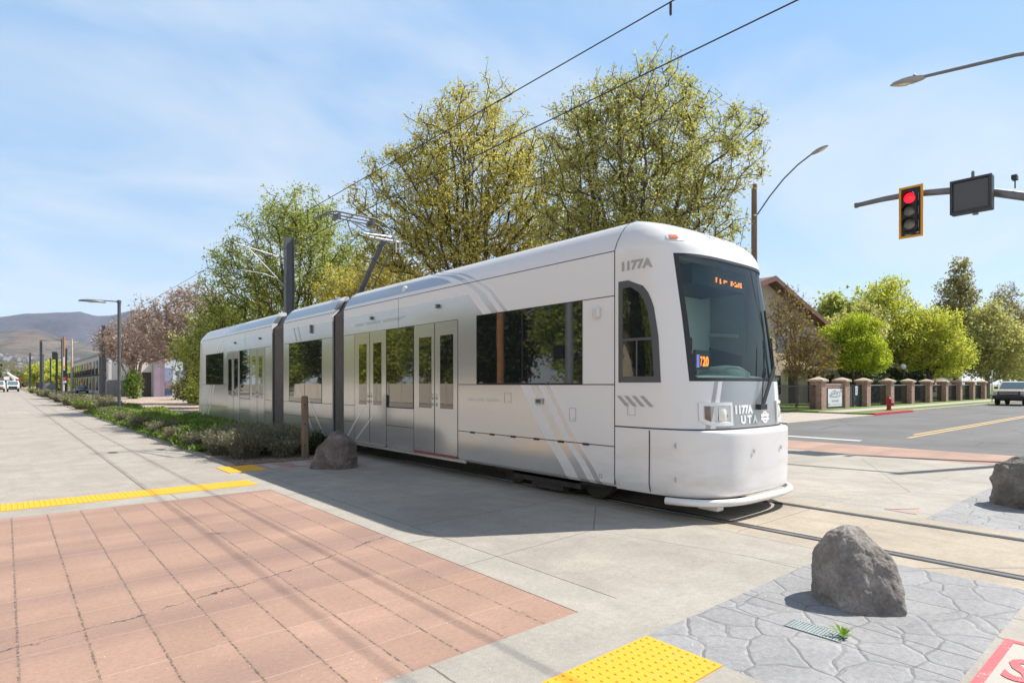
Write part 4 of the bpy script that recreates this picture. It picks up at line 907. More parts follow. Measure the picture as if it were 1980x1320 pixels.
M_sig_y = simple('signal_yellow_border', (0.85, 0.36, 0.012), 0.5, 0, 0.04, 4); M_sig_b = simple('signal_black', (0.018, 0.017, 0.017), 0.45, 0, 0.1, 8); M_lens_off = simple('signal_lens_grey', (0.20, 0.185, 0.165), 0.25, 0, 0.25, 14)
b = NB('signal_lens_red'); M_lens_red = b.pbr((0.6, 0.02, 0.03), 0.3, emit=(1.0, 0.012, 0.03), es=1.1)
def signal(cx, cy, cz, label):
    s_ = thing('traffic_signal', label, 'traffic light', (cx, cy, cz))
    hw, hh = 0.305, 0.76
    m = MB(); m.box(cx - 0.015, cx + 0.005, cy - hw, cy + hw, cz - hh, cz + hh); bp = build(m, 'backplate', M_sig_b, s_)
    m = MB(); w_ = 0.055
    for a in ((-hw - .005, hw + .005, hh - w_, hh + .005), (-hw - .005, hw + .005, -hh - .005, -hh + w_), (-hw - .005, -hw + w_, -hh + w_, hh - w_), (hw - w_, hw + .005, -hh + w_, hh - w_)):
        m.box(cx - 0.022, cx + 0.012, cy + a[0], cy + a[1], cz + a[2], cz + a[3])
    build(m, 'border', M_sig_y, bp)
    m = MB(); m.box(cx - 0.13, cx - 0.015, cy - 0.18, cy + 0.18, cz - 0.57, cz + 0.57); m.box(cx + 0.005, cx + 0.16, cy - 0.18, cy + 0.18, cz - 0.57, cz + 0.57); build(m, 'housing', M_sig_b, s_, bevel=0.015)
    for k, mt in ((1, M_lens_red), (0, M_lens_off), (-1, M_lens_off)):
        zc = cz + k * 0.385
        m = MB(); m.lathe((cx - 0.13, cy, zc), [(0.15, 0), (0.15, -0.01), (0.12, -0.03), (0.05, -0.045), (0.005, -0.05)], 24, 0); l = build(m, 'lens', mt, s_, smooth=50)
        if k == 1: l['label'] = 'lit red lens'
        m = MB(); n = 18; rows = []
        for dx, r_ in ((-0.12, 0.172), (-0.22, 0.170), (-0.36, 0.165)):
            a0 = -math.pi * 0.12 if dx > -0.2 else (0.0 if dx > -0.3 else math.pi * 0.12); rows.append([(cx + dx, cy + r_ * math.cos(a0 + (math.pi - 2 * a0) * i / n), zc + r_ * math.sin(a0 + (math.pi - 2 * a0) * i / n)) for i in range(n + 1)])
        m.grid(rows); v = build(m, 'visor', M_sig_b, s_, smooth=60, fixn=False); md = v.modifiers.new('thick', 'SOLIDIFY'); md.thickness = 0.006
    m = MB()   # bright hinge marks and latches on the right edge
    for k in (-1, 0, 1):
        for j in range(4): m.box(cx - 0.135, cx - 0.128, cy - 0.232, cy - 0.218, cz + k * 0.4 - 0.12 + j * 0.06, cz + k * 0.4 - 0.085 + j * 0.06)
    m.box(cx - 0.03, cx - 0.016, cy - 0.01, cy + 0.15, cz - 0.69, cz - 0.67); m.box(cx - 0.03, cx - 0.016, cy - 0.22, cy - 0.14, cz - 0.66, cz - 0.63)
    build(m, 'latch', M_steel, s_); return s_
signal(PX - 0.25, 5.78, 6.82, 'yellow bordered traffic light showing red on the mast arm')
s_ = thing('blank_sign', 'dark square blank-out sign box hanging beside the traffic light', 'sign', (PX - 0.2, 4.22, 6.9))
cx, cy, cz = PX - 0.3, 4.30, 6.93
M_sign_dk = simple('sign_case', (0.045, 0.046, 0.05), 0.5, 0.1, 0.1, 6); M_sign_face = simple('sign_face', (0.085, 0.085, 0.088), 0.35, 0, 0.08, 30)
m = MB(); m.box(cx - 0.12, cx + 0.14, cy - 0.47, cy + 0.47, cz - 0.47, cz + 0.47); build(m, 'case', M_sign_dk, s_, bevel=0.02)
m = MB(); m.box(cx - 0.135, cx - 0.121, cy - 0.39, cy + 0.39, cz - 0.39, cz + 0.39); build(m, 'face', M_sign_face, s_)
m = MB()
for a in ((-.47, .47, .41, .47), (-.47, .47, -.47, -.41), (-.47, -.41, -.41, .41), (.41, .47, -.41, .41)): m.box(cx - 0.18, cx - 0.122, cy + a[0], cy + a[1], cz + a[2], cz + a[3])
build(m, 'hood', M_sign_dk, s_)
m = MB(); m.tube([(cx + 0.1, cy, cz + 0.45), (cx + 0.1, cy, cz + 0.68)], 0.04, 10); m.lathe((cx + 0.1, cy, cz + 0.68), [(0.03, 0), (0.03, 0.03)], 10); m.box(cx - 0.06, cx + 0.06, cy - 0.14, cy - 0.02, cz - 0.54, cz - 0.47); build(m, 'bracket', M_sig_pole, s_)
s_ = thing('detector_camera', 'small black detector camera on top of the mast arm at the right edge', 'camera', (PX, 3.42, 6.98))
m = MB(); m.tube([(PX, 3.42, 6.98), (PX, 3.42, 7.2)], 0.018, 8); m.box(PX - 0.16, PX + 0.08, 3.36, 3.48, 7.2, 7.32); build(m, 'camera_body', M_black, s_, bevel=0.01)

# ------------------------------------------------------------------ boulders
def rock_mat(name, c0, c1, c2):
    b = NB(name); p = b.pos()
    c = b.ramp(b.noise(3.5, 8, 0.65), (0.3, c0), (0.52, c1), (0.75, c2)); f = b.noise(45, 5, 0.75)
    c = b.mix(0.75, c, b.ramp(f, (0.25, 0.25), (0.75, 0.75)), 'OVERLAY')
    lich = b.M('LESS_THAN', b.vor(11, 'F1')[0], b.map(b.noise(5, 3), 0.5, 0.75, 0, 0.35)); c = b.mix(b.M('MULTIPLY', lich, 0.25), c, (0.5, 0.47, 0.42))
    h = b.M('ADD', b.noise(14, 8, 0.7), b.M('MULTIPLY', b.noise(70, 5, 0.7), 0.5))
    return b.pbr(c, 0.88, 0, b.bump(h, 0.9, 0.04))
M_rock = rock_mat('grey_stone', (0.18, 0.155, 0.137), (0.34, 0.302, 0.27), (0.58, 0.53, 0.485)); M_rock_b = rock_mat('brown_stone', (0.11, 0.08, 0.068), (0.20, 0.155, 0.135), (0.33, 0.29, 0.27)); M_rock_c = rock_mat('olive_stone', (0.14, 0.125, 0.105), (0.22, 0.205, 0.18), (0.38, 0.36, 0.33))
FR, FF = Vector((0.7611, -0.6486, 0)), Vector((0.6486, 0.7611, 0))
def boulder(c, planes, label, mat, seed, sharp=14, rough=0.03, hs=1.0, vz=1.0, taper=0.0, lean=0.0):
    import bmesh
    bm_ = bmesh.new(); bmesh.ops.create_icosphere(bm_, subdivisions=7, radius=1.0)
    pl = [(Vector((r_, f, u)).normalized(), d) for r_, f, u, d in planes]
    rr = random.Random(int(seed * 10))
    for k in range(46):
        n_ = Vector((rr.gauss(0, 1), rr.gauss(0, 1), abs(rr.gauss(0.1, 0.8)) - 0.1)).normalized(); r_ = min(q / n_.dot(a) for a, q in pl if n_.dot(a) > 1e-4); pl.append((n_, r_ * rr.uniform(0.93, 1.0)))
    for v in bm_.verts:
        d = v.co.normalized(); s_ = 0.0
        for n_, q in pl:
            k = n_.dot(d) / q
            if k > 0: s_ += k ** sharp
        r_ = s_ ** (-1 / sharp); q = d * r_
        nz = mnoise.fractal(q * 2.6 + Vector((seed, 0, 0)), 1.0, 2.0, 5) * rough * 1.6 + mnoise.fractal(q * 9 + Vector((0, seed, 0)), 0.8, 2.0, 4) * rough * 0.45
        nz -= abs(mnoise.noise(q * 4.5 + Vector((seed, seed, 0)))) * rough * 0.9
        v.co = d * (r_ + nz)
    m = MB(); cv = Vector(c)
    def tp(z): return max(0.0, min(1.0, (z + 0.27) / 0.64))
    for v in bm_.verts: t_ = tp(v.co.z); k = 1 + taper * 0.16 - taper * t_ ** 1.6; v.co.x = v.co.x * k + lean * t_; v.co.y *= k
    vs = [cv + FR * v.co.x * hs + FF * v.co.y * hs + Vector((0, 0, v.co.z * vz)) for v in bm_.verts]
    m.add([(v.x, v.y, max(v.z, -0.02)) for v in vs], [tuple(x.index for x in f.verts) for f in bm_.faces]); bm_.free()
    return solo(m, 'boulder', mat, label, 'boulder', 'boulders around the crossing', smooth=180, fixn=False)
# planes: right, forward, up, distance (in a frame turned to face the street corner)
boulder((5.10, 1.80, 0.27), [(-.97, .1, .2, .31), (.80, .05, .60, .232), (1, .1, -.1, .355), (-.72, 0, .69, .325), (-0.1, 0, 1, .375), (.1, -.82, .57, .262), (-.45, -.85, .3, .28), (.55, -.8, .2, .30), (.1, 1, .35, .29), (0, 0, -1, .3)], 'large grey pointed boulder on the flagstones in the foreground', M_rock, 3.3, 50, 0.026, 1.0, 1.07, 0.34, -0.035)
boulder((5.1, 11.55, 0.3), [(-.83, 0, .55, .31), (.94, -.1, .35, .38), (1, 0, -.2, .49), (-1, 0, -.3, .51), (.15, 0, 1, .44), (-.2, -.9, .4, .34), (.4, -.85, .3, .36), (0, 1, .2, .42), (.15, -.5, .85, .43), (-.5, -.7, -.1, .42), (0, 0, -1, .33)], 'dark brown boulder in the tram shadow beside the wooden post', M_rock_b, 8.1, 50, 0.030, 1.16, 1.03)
boulder((10.74, 1.55, 0.26), [(-1, -.1, .12, .40), (.8, 0, .5, .5), (-.6, -.2, .75, .46), (0, 0, 1, .41), (-.4, -.9, .25, .33), (.5, -.85, .2, .36), (-.7, -.4, -.5, .42), (.2, 1, .3, .42), (1, 0, 0, .6), (0, 0, -1, .28)], 'olive grey rounded boulder cut off by the right edge of the photo', M_rock_c, 5.7, 44, 0.036, 1.08, 1.0)

# wooden marker post
t = thing('marker_post', 'short brown wooden post with dark holes between shrubs and boulder', 'post', (5.22, 13.42, 0))
m = MB(); m.tube([(5.22, 13.42, -0.05), (5.22, 13.42, 0.7), (5.21, 13.42, 1.38), (5.21, 13.42, 1.42)], [0.085, 0.08, 0.078, 0.06], 16); build(m, 'post', M_wood, t, smooth=50)
m = MB()
for zz in (1.22, 0.78, 0.30): a = Vector((5.22, 13.42, zz)) + FF * -0.076 + FR * 0.02; m.obox(a, FR, FF, (0, 0, 1), 0.014, 0.01, 0.017)
build(m, 'bolt_hole', M_black, t)
# drain grate in the flagstones
t = thing('drain_grate', 'small blue green slatted drain grate at the foot of the front boulder', 'drain', (4.22, 1.74, 0))
M_grate = simple('grate_verdigris', (0.30, 0.345, 0.345), 0.6, 0.1, 0.2, 20)
m = MB(); m.box(4.13, 4.30, 1.56, 1.93, -0.003, 0.0025); build(m, 'pit', simple('grate_pit', (0.13, 0.15, 0.15), 0.8), t)
m = MB()
for k in range(17): m.box(4.145, 4.285, 1.58 + k * 0.02, 1.592 + k * 0.02, 0.0025, 0.006)
m.box(4.133, 4.145, 1.57, 1.92, 0.0025, 0.0065); m.box(4.285, 4.297, 1.57, 1.92, 0.0025, 0.0065); build(m, 'slats', M_grate, t)
# blossom litter on the pavements
rng = np.random.default_rng(11); n = 2000
c_ = np.column_stack([rng.uniform(-0.5, 12, n), rng.uniform(0.6, 9, n)]); sel = rng.random(n) < np.clip(1.15 - c_[:, 1] / 9, 0.15, 1); c_ = c_[sel]; n = len(c_)
a = rng.uniform(0, 6.28, n); s0 = rng.uniform(0.0022, 0.0055, n); s1 = s0 * rng.uniform(0.5, 1, n)
V = np.zeros((n, 4, 3)); ca, sa = np.cos(a), np.sin(a)
for k, (u, v) in enumerate(((-1, 0), (0, -1), (1, 0), (0, 1))):
    V[:, k, 0] = c_[:, 0] + u * s0 * ca - v * s1 * sa; V[:, k, 1] = c_[:, 1] + u * s0 * sa + v * s1 * ca; V[:, k, 2] = 0.009 + rng.uniform(0, 0.002, n)
M_petal = simple('dry_petal', (0.72, 0.66, 0.56), 0.8)
o = npmesh('fallen_petals', V.reshape(-1, 3), np.arange(n * 4).reshape(-1, 4), M_petal); o['kind'] = 'stuff'; o['label'] = 'tiny white petals scattered over the paving'

rng = np.random.default_rng(12); n = 2600; P = np.column_stack([rng.uniform(3.62, 5.9, n), 13.1 + rng.random(n) ** 1.4 * 2.2, 0.022 + rng.uniform(0, 0.012, n)]); a = rng.uniform(0, 6.28, n); l_ = rng.uniform(0.008, 0.028, n); w_ = l_ * rng.uniform(0.15, 0.6, n); V = np.zeros((n, 4, 3))
for k, (u, v) in enumerate(((-1, 0), (0, -1), (1, 0), (0, 1))): V[:, k, 0] = P[:, 0] + u * l_ * np.cos(a) - v * w_ * np.sin(a); V[:, k, 1] = P[:, 1] + u * l_ * np.sin(a) + v * w_ * np.cos(a); V[:, k, 2] = P[:, 2] + rng.uniform(0, 0.012, n)
b = NB('leaf_litter'); cl = b.ramp(b.n('ShaderNodeNewGeometry').outputs['Random Per Island'], (0, (0.12, 0.085, 0.06)), (0.6, (0.36, 0.28, 0.21)), (1, (0.55, 0.47, 0.38))); b.pbr(cl, 0.85)
o = npmesh('leaf_litter', V.reshape(-1, 3), np.arange(n * 4).reshape(-1, 4), b.m); o['kind'] = 'stuff'; o['label'] = 'dry leaf litter on the corner of the planting bed'
# ------------------------------------------------------------------ vegetation
def leaf_mat(name, cols, trans=0.45, rough=0.55):
    b = NB(name); g = b.n('ShaderNodeNewGeometry'); r_ = g.outputs['Random Per Island']; big = b.noise(0.45, 3, 0.5)
    k = b.M('ADD', b.M('MULTIPLY', r_, 0.65), b.M('MULTIPLY', b.map(big, 0.3, 0.7), 0.35))
    c = b.ramp(k, *[(i / (len(cols) - 1), col) for i, col in enumerate(cols)])
    d = b.n('ShaderNodeBsdfPrincipled'); b.put(d.inputs['Base Color'], c); d.inputs['Roughness'].default_value = rough; d.inputs['Specular IOR Level'].default_value = 0.25
    t_ = b.n('ShaderNodeBsdfTranslucent'); b.put(t_.inputs[0], c); mx_ = b.n('ShaderNodeMixShader'); mx_.inputs[0].default_value = trans
    b.t.links.new(d.outputs[0], mx_.inputs[1]); b.t.links.new(t_.outputs[0], mx_.inputs[2]); b.t.links.new(mx_.outputs[0], b.out.inputs[0]); return b.m
def bark_mat(name, c0, c1):
    b = NB(name); p = b.pos(); c = b.ramp(b.noise(1, 5, 0.65, b.scale(p, (9, 9, 2))), (0.3, c0), (0.7, c1)); return b.pbr(c, 0.9, 0, b.bump(b.noise(30, 4, 0.7), 0.5, 0.02))
M_bark = bark_mat('bark_dark', (0.055, 0.042, 0.033), (0.13, 0.10, 0.08)); M_bark_l = bark_mat('bark_pale', (0.22, 0.165, 0.125), (0.40, 0.31, 0.24)); M_bark_r = bark_mat('bark_reddish', (0.14, 0.09, 0.07), (0.27, 0.19, 0.15))
LF_elm = leaf_mat('leaf_elm', [(0.22, 0.19, 0.07), (0.44, 0.41, 0.12), (0.58, 0.54, 0.17), (0.42, 0.48, 0.11), (0.64, 0.58, 0.22)], 0.55)
LF_elm_y = leaf_mat('leaf_elm_yellow', [(0.28, 0.24, 0.06), (0.56, 0.48, 0.11), (0.68, 0.58, 0.14), (0.50, 0.52, 0.11), (0.70, 0.60, 0.18)], 0.55)
LF_green = leaf_mat('leaf_fresh_green', [(0.16, 0.20, 0.05), (0.36, 0.42, 0.10), (0.54, 0.57, 0.13), (0.44, 0.52, 0.11)], 0.55)
LF_lime = leaf_mat('leaf_lime', [(0.26, 0.34, 0.025), (0.42, 0.50, 0.03), (0.54, 0.60, 0.05), (0.34, 0.42, 0.03)], 0.5)
LF_yel = leaf_mat('leaf_yellow_green', [(0.26, 0.30, 0.04), (0.50, 0.54, 0.07), (0.68, 0.68, 0.10), (0.58, 0.62, 0.08)], 0.58)
LF_yel2 = leaf_mat('leaf_pale_green', [(0.30, 0.30, 0.09), (0.50, 0.49, 0.15), (0.62, 0.60, 0.20), (0.48, 0.52, 0.13)], 0.55)
LF_olive = leaf_mat('leaf_olive', [(0.13, 0.12, 0.05), (0.25, 0.23, 0.09), (0.36, 0.32, 0.13)])
LF_olive2 = leaf_mat('leaf_olive_pale', [(0.20, 0.18, 0.07), (0.38, 0.35, 0.13), (0.52, 0.47, 0.18)], 0.5)
LF_red = leaf_mat('leaf_brownish_bud', [(0.28, 0.18, 0.14), (0.42, 0.31, 0.25), (0.50, 0.38, 0.31), (0.36, 0.27, 0.17)], 0.3)
LF_or = leaf_mat('leaf_sparse_orange', [(0.30, 0.19, 0.03), (0.24, 0.20, 0.04), (0.36, 0.25, 0.04), (0.18, 0.13, 0.06)], 0.35)
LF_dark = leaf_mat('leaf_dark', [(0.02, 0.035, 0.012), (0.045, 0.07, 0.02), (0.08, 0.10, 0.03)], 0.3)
LF_gc = leaf_mat('leaf_groundcover', [(0.09, 0.16, 0.03), (0.18, 0.28, 0.05), (0.30, 0.38, 0.08), (0.16, 0.24, 0.05)], 0.45)
LF_lav = leaf_mat('leaf_lavender', [(0.12, 0.12, 0.075), (0.20, 0.19, 0.12), (0.28, 0.25, 0.17), (0.17, 0.18, 0.09)], 0.3, 0.7)
LF_sage = leaf_mat('leaf_sage', [(0.17, 0.18, 0.09), (0.26, 0.26, 0.14), (0.33, 0.31, 0.19), (0.20, 0.22, 0.10)], 0.3, 0.7)
LF_dry = leaf_mat('stem_dry', [(0.20, 0.15, 0.10), (0.32, 0.25, 0.18), (0.40, 0.32, 0.23)], 0.2, 0.8)

def quads_leaves(P, size, rng, elong=1.6, up=0.0, drop=0.0):
    """one diamond leaf per point, random facing"""
    n = len(P); d = rng.normal(size=(n, 3)); d[:, 2] += up; d /= np.linalg.norm(d, axis=1)[:, None]
    e = rng.normal(size=(n, 3)); e -= d * (e * d).sum(1)[:, None]; e /= np.linalg.norm(e, axis=1)[:, None]
    s_ = size * rng.uniform(0.6, 1.35, n)[:, None]; V = np.empty((n, 4, 3))
    V[:, 0] = P - d * s_ * elong * .5; V[:, 1] = P + e * s_ * .5; V[:, 2] = P + d * s_ * elong * .5; V[:, 3] = P - e * s_ * .5
    return V.reshape(-1, 3), np.arange(n * 4).reshape(-1, 4)
def sample_blobs(blobs, n, rng, shell=0.35):
    v = np.array([b_[3] * b_[4] * b_[5] for b_ in blobs]) ** 0.85; k = rng.choice(len(blobs), n, p=v / v.sum()); B = np.array(blobs)[k]
    d = rng.normal(size=(n, 3)); d /= np.linalg.norm(d, axis=1)[:, None]; r_ = rng.random(n) ** shell
    return B[:, :3] + d * r_[:, None] * B[:, 3:6]
def grow(base, blobs, n, rng, bf=0.35, trunk_h=1.5, limbs=5, r0=0.25):
    """connect random points of the crown into a branching skeleton; returns nodes, parents, radii, attractors"""
    base = np.array(base, float); A = sample_blobs(blobs, n, rng); A = A[A[:, 2] > base[2] + trunk_h * 0.7]
    top = np.array([b_[:3] for b_ in blobs]); hi = max(b_[2] + b_[5] for b_ in blobs)
    nodes = [base]; par = [-1]; plen = [0.0]
    def addn(p, q):
        nodes.append(np.array(p)); par.append(q); plen.append(plen[q] + np.linalg.norm(nodes[-1] - nodes[q])); return len(nodes) - 1
    k = 0
    for i in range(1, 4): k = addn(base + [rng.normal() * .04, rng.normal() * .04, trunk_h * i / 3], k)
    fork = k; far = A[np.argsort(-(A[:, 2] + rng.normal(size=len(A)) * 1.2))][:max(limbs * 6, 1)]
    for i in range(limbs):
        tgt = far[rng.integers(len(far))]; mid = nodes[fork] * 0.6 + tgt * 0.4; mid[2] = nodes[fork][2] + (tgt[2] - nodes[fork][2]) * 0.38
        k = fork
        for u in np.linspace(0.12, 0.92, 9): k = addn((1 - u) ** 2 * nodes[fork] + 2 * u * (1 - u) * mid + u * u * tgt + rng.normal(size=3) * 0.07, k)
    N = np.zeros((len(nodes) + len(A) * 2 + 5, 3)); N[:len(nodes)] = nodes; PL = np.zeros(len(N)); PL[:len(nodes)] = plen; cnt = len(nodes); par = list(par); att = []
    for a_ in A[np.argsort(np.linalg.norm(A - N[fork], axis=1))]:
        dist = np.linalg.norm(N[1:cnt] - a_, axis=1) ; down = np.maximum(0, N[1:cnt, 2] - a_[2]); c = dist + bf * PL[1:cnt] + down * 0.6
        j = int(np.argmin(c)) + 1
        if dist[j - 1] > 0.9:
            mid = (N[j] + a_) / 2 + np.array([0, 0, -0.06]) * dist[j - 1] + rng.normal(size=3) * 0.06 * dist[j - 1]
            N[cnt] = mid; PL[cnt] = PL[j] + np.linalg.norm(mid - N[j]); par.append(j); j = cnt; cnt += 1
        N[cnt] = a_; PL[cnt] = PL[j] + np.linalg.norm(a_ - N[j]); par.append(j); att.append(cnt); cnt += 1
    N = N[:cnt]; par = np.array(par); w_ = np.zeros(cnt)
    kids = np.zeros(cnt, int)
    for i in range(1, cnt): kids[par[i]] += 1
    order = np.argsort(-PL[:cnt]); w_[kids == 0] = 1
    for i in order:
        if par[i] >= 0: w_[par[i]] += w_[i]
    rad = r0 * (w_ / w_[0]) ** 0.42
    return N, par, np.maximum(rad, 0.008), np.array(att), kids
def skeleton_mesh(N, par, rad, sides=5):
    idx = np.arange(1, len(N)); a = N[par[idx]]; b_ = N[idx]; d = b_ - a; l = np.linalg.norm(d, axis=1); d /= np.maximum(l, 1e-6)[:, None]
    ref = np.where(np.abs(d[:, 2:3]) < 0.9, np.array([[0, 0, 1.0]]), np.array([[1.0, 0, 0]])); u = np.cross(d, ref); u /= np.linalg.norm(u, axis=1)[:, None]; v = np.cross(d, u)
    r1 = rad[idx]; r0 = np.minimum(rad[par[idx]], r1 * 1.7); n = len(idx); V = np.empty((n, 2 * sides, 3))
    for j in range(sides):
        t_ = 2 * math.pi * j / sides; o = u * math.cos(t_) + v * math.sin(t_); V[:, j] = a + o * r0[:, None]; V[:, sides + j] = b_ + o * r1[:, None]
    f0 = np.array([[j, (j + 1) % sides, sides + (j + 1) % sides, sides + j] for j in range(sides)])
    return V.reshape(-1, 3), (np.arange(n)[:, None, None] * 2 * sides + f0[None]).reshape(-1, 4)
def tree(label, base, blobs, leaf, bark, nb=500, per=30, lsize=0.13, sig=0.38, seed=1, r0=0.25, trunk_h=1.6, limbs=5, group=None, bf=0.35, twig=0, name='tree', elong=1.7, up=0.0, cat='tree', irr=False):
    """blobs: (right, fwd, z, rx, ry, rz) offsets from the base in the street-corner frame, crown filled with leaves"""
    rng = np.random.default_rng(seed); bx, by = base[0], base[1]; z0 = base[2] if len(base) > 2 else 0.0
    B = [(bx + FR.x * r_ + FF.x * f, by + FR.y * r_ + FF.y * f, z0 + z, a, a2, h) for r_, f, z, a, a2, h in blobs]
    if nb >= 600 or irr:   # ragged outline: small clumps standing out of the crown
        for k in range(9):
            q = B[rng.integers(len(B))]; d = rng.normal(size=3); d /= np.linalg.norm(d); d[2] = abs(d[2]) * 0.8 - 0.15; f = rng.uniform(0.26, 0.42); B.append((q[0] + d[0] * q[3] * 0.98, q[1] + d[1] * q[4] * 0.98, q[2] + d[2] * q[5] * 1.05, q[3] * f, q[4] * f, q[5] * f))
    N, par, rad, att, kids = grow((bx, by, z0), B, nb, rng, bf, trunk_h, limbs, r0)
    t = thing(name, label, cat, (bx, by, z0), group)
    if twig:
        # fine bare twigs at the tips
        ends = att; k = rng.choice(ends, twig); tip = N[k] + rng.normal(size=(twig, 3)) * sig + np.array([0, 0, 0.1]); N2 = np.vstack([N, tip]); par2 = np.concatenate([par, k]); rad2 = np.concatenate([rad, np.full(twig, 0.006)])
    else: N2, par2, rad2 = N, par, rad
    V, F = skeleton_mesh(N2, par2, rad2); npmesh('trunk', V, F, bark, t, smooth=True)
    tips = N[att]; dens = rng.uniform(0.35, 1.5, len(tips)); k = rng.choice(len(tips), int(per * len(tips)), p=dens / dens.sum())
    along = rng.random(len(k))[:, None] ** 0.7; pp = N[par[att[k]]] * (1 - along) + tips[k] * along
    P = pp + rng.normal(size=(len(k), 3)) * sig * np.array([1, 1, 0.85])
    if twig:
        q = rng.choice(twig, len(k) // 3); P = np.vstack([P, tip[q] + rng.normal(size=(len(q), 3)) * 0.05])
    V, F = quads_leaves(P, lsize, rng, elong, up); npmesh('crown', V, F, leaf, t); return t

BT = 'tall spring trees behind the tram'
tree('tallest olive green tree with upright branches right behind the tram cab', (17.2, 13.2), [(0, 0, 9.0, 3.1, 3.0, 3.6), (-2.0, 0, 9.299, 2.0, 2.2, 2.6), (2.2, 0, 9.5, 1.9, 2.2, 2.5), (0.6, 0, 11.7, 1.6, 1.8, 1.9), (-1.6, 0, 11.6, 1.2, 1.5, 1.3), (2.5, 0.5, 6.7, 1.5, 2.0, 1.6), (-2.4, 0, 6.5, 1.6, 2.0, 1.8), (0, 0, 6.3, 2.6, 2.4, 1.8)], LF_elm, M_bark, 1500, 34, 0.055, 0.17, 21, 0.20, 1.2, 10, BT, twig=4200, elong=1.9)
tree('broad yellowish tree with dark forked limbs behind the middle of the tram', (15.6, 21.0), [(0, 0, 10.1, 3.6, 3.2, 3.6), (-3.0, 0, 9.299, 2.6, 2.4, 2.8), (2.8, 0, 10.1, 2.3, 2.4, 2.8), (0.4, 0, 13.299, 1.9, 1.9, 1.9), (-1.8, 0, 12.299, 1.5, 1.6, 1.5), (3.4, 0, 7.4, 2.0, 2.2, 2.2), (-3.3, 0, 6.9, 1.8, 2.0, 2.0), (0, 0, 6.9, 3.0, 2.6, 2.0)], LF_elm_y, M_bark, 1500, 36, 0.06, 0.19, 22, 0.24, 1.4, 10, BT, twig=4000, elong=1.9)
tree('green tree left of the pantograph behind the rear car', (13.8, 37.5), [(0, 0, 9.0, 4.4, 3.8, 3.9), (-3.0, 0, 7.2, 3.0, 3.0, 3.4), (3.2, 0, 8.2, 3.0, 3.0, 3.2), (0.4, 0, 12.2, 2.4, 2.4, 2.0), (-3.8, 0, 4.4, 2.2, 2.4, 2.6), (1.0, 0, 5.0, 3.5, 3.0, 2.4)], LF_green, M_bark, 1300, 36, 0.08, 0.26, 23, 0.28, 1.4, 9, BT, twig=3400)
tree('tree of light yellow green foliage between the pantograph and the broad yellowish tree', (16.0, 31.5), [(0, 0, 5.2, 3.0, 2.6, 3.0), (1.5, 0, 7.2, 2.0, 2.0, 2.0), (-1.5, 0, 6.5, 1.8, 2.0, 2.2)], LF_elm_y, M_bark_l, 700, 32, 0.085, 0.22, 24, 0.14, 0.8, 6, BT, twig=1200)
tree('dark green leafy tree low behind the left end of the tram', (11.6, 46), [(0, 0, 4.2, 2.4, 2.2, 3.2), (-1.2, 0, 3.2, 2.0, 2.0, 2.4), (1.5, 0, 5.6, 2.0, 2.0, 2.4)], LF_green, M_bark, 600, 15, 0.12, 0.26, 25, 0.16, 0.6, 7, BT, twig=1200)
PT = 'reddish budding trees beside the gravel lot'
tree('large reddish budding tree beside the rear end of the tram', (12.4, 58), [(0, 0, 6.8, 4.3, 4.0, 3.0), (-2.6, 0, 6.0, 2.8, 2.8, 2.4), (2.6, 0, 5.4, 2.8, 2.8, 2.8), (0.5, 0, 8.8, 2.4, 2.4, 1.8)], LF_red, M_bark_l, 1000, 5, 0.15, 0.25, 31, 0.26, 0.9, 9, PT, twig=5000)
tree('smaller reddish budding tree in front of the white building', (11.9, 84), [(0, 0, 6.6, 3.8, 3.6, 2.8), (-2.2, 0, 7.0, 2.2, 2.4, 2.2), (2.6, 0, 6.2, 2.6, 2.6, 2.2)], LF_red, M_bark_l, 800, 5, 0.19, 0.3, 32, 0.24, 1.0, 8, PT, twig=3500)
BG = 'green bushes along the gravel lot'
for i, (x, y, h, w_, lf, lb) in enumerate(((11.4, 82, 3.4, 0.8, LF_gc, 'upright green bush against the white building'), (12.6, 54, 2.6, 1.5, LF_green, 'low dark green bush under the large reddish tree'), (13.6, 58, 3.2, 2.0, LF_dark, 'dark bush right of the painted wall'), (15.5, 74, 2.4, 1.6, LF_olive, 'olive thicket in front of the dark garage opening'))):
    tree(lb, (x, y), [(0, 0, h * 0.5, w_, w_, h * 0.5)], lf, M_bark, 220, 14, 0.15, 0.25, 60 + i, 0.05, 0.2, 8, BG, name='bush', cat='bush')
# right-hand row along the street
RT = 'trees in front of the apartments'
tree('thin tree with bare twigs and a few orange leaves beside the tram front', (41.0, 18.3), [(0, 0, 4.6, 1.7, 1.7, 2.6), (-0.6, 0, 6.8, 1.2, 1.2, 1.6), (1.2, 0, 3.6, 1.6, 1.6, 1.6)], LF_or, M_bark_r, 360, 4, 0.13, 0.25, 41, 0.10, 1.6, 7, RT, twig=1800)
tree('low bright lime green tree above the gate', (50.5, 17.9), [(0, 0, 4.6, 2.1, 1.8, 1.7), (-1.3, 0, 5.3, 1.5, 1.4, 1.4), (1.3, 0, 3.9, 1.6, 1.5, 1.2), (0.2, 0, 6.2, 1.5, 1.3, 1.1), (-1.6, 0, 4.0, 1.3, 1.3, 1.0)], LF_lime, M_bark, 700, 34, 0.10, 0.2, 42, 0.12, 1.6, 5, RT)
tree('tall yellow green tree in the middle of the right row', (66, 20.9), [(0, 0, 7.4, 3.8, 3.4, 3.6), (-2.6, 0, 6.4, 2.2, 2.4, 2.8), (2.6, 0, 6.2, 2.8, 2.6, 3.0), (0.4, 0, 10.6, 2.0, 2.0, 2.0), (-1.8, 0, 9.6, 1.6, 1.6, 1.6)], LF_yel, M_bark, 1200, 18, 0.13, 0.26, 43, 0.26, 2.0, 6, RT, twig=900)
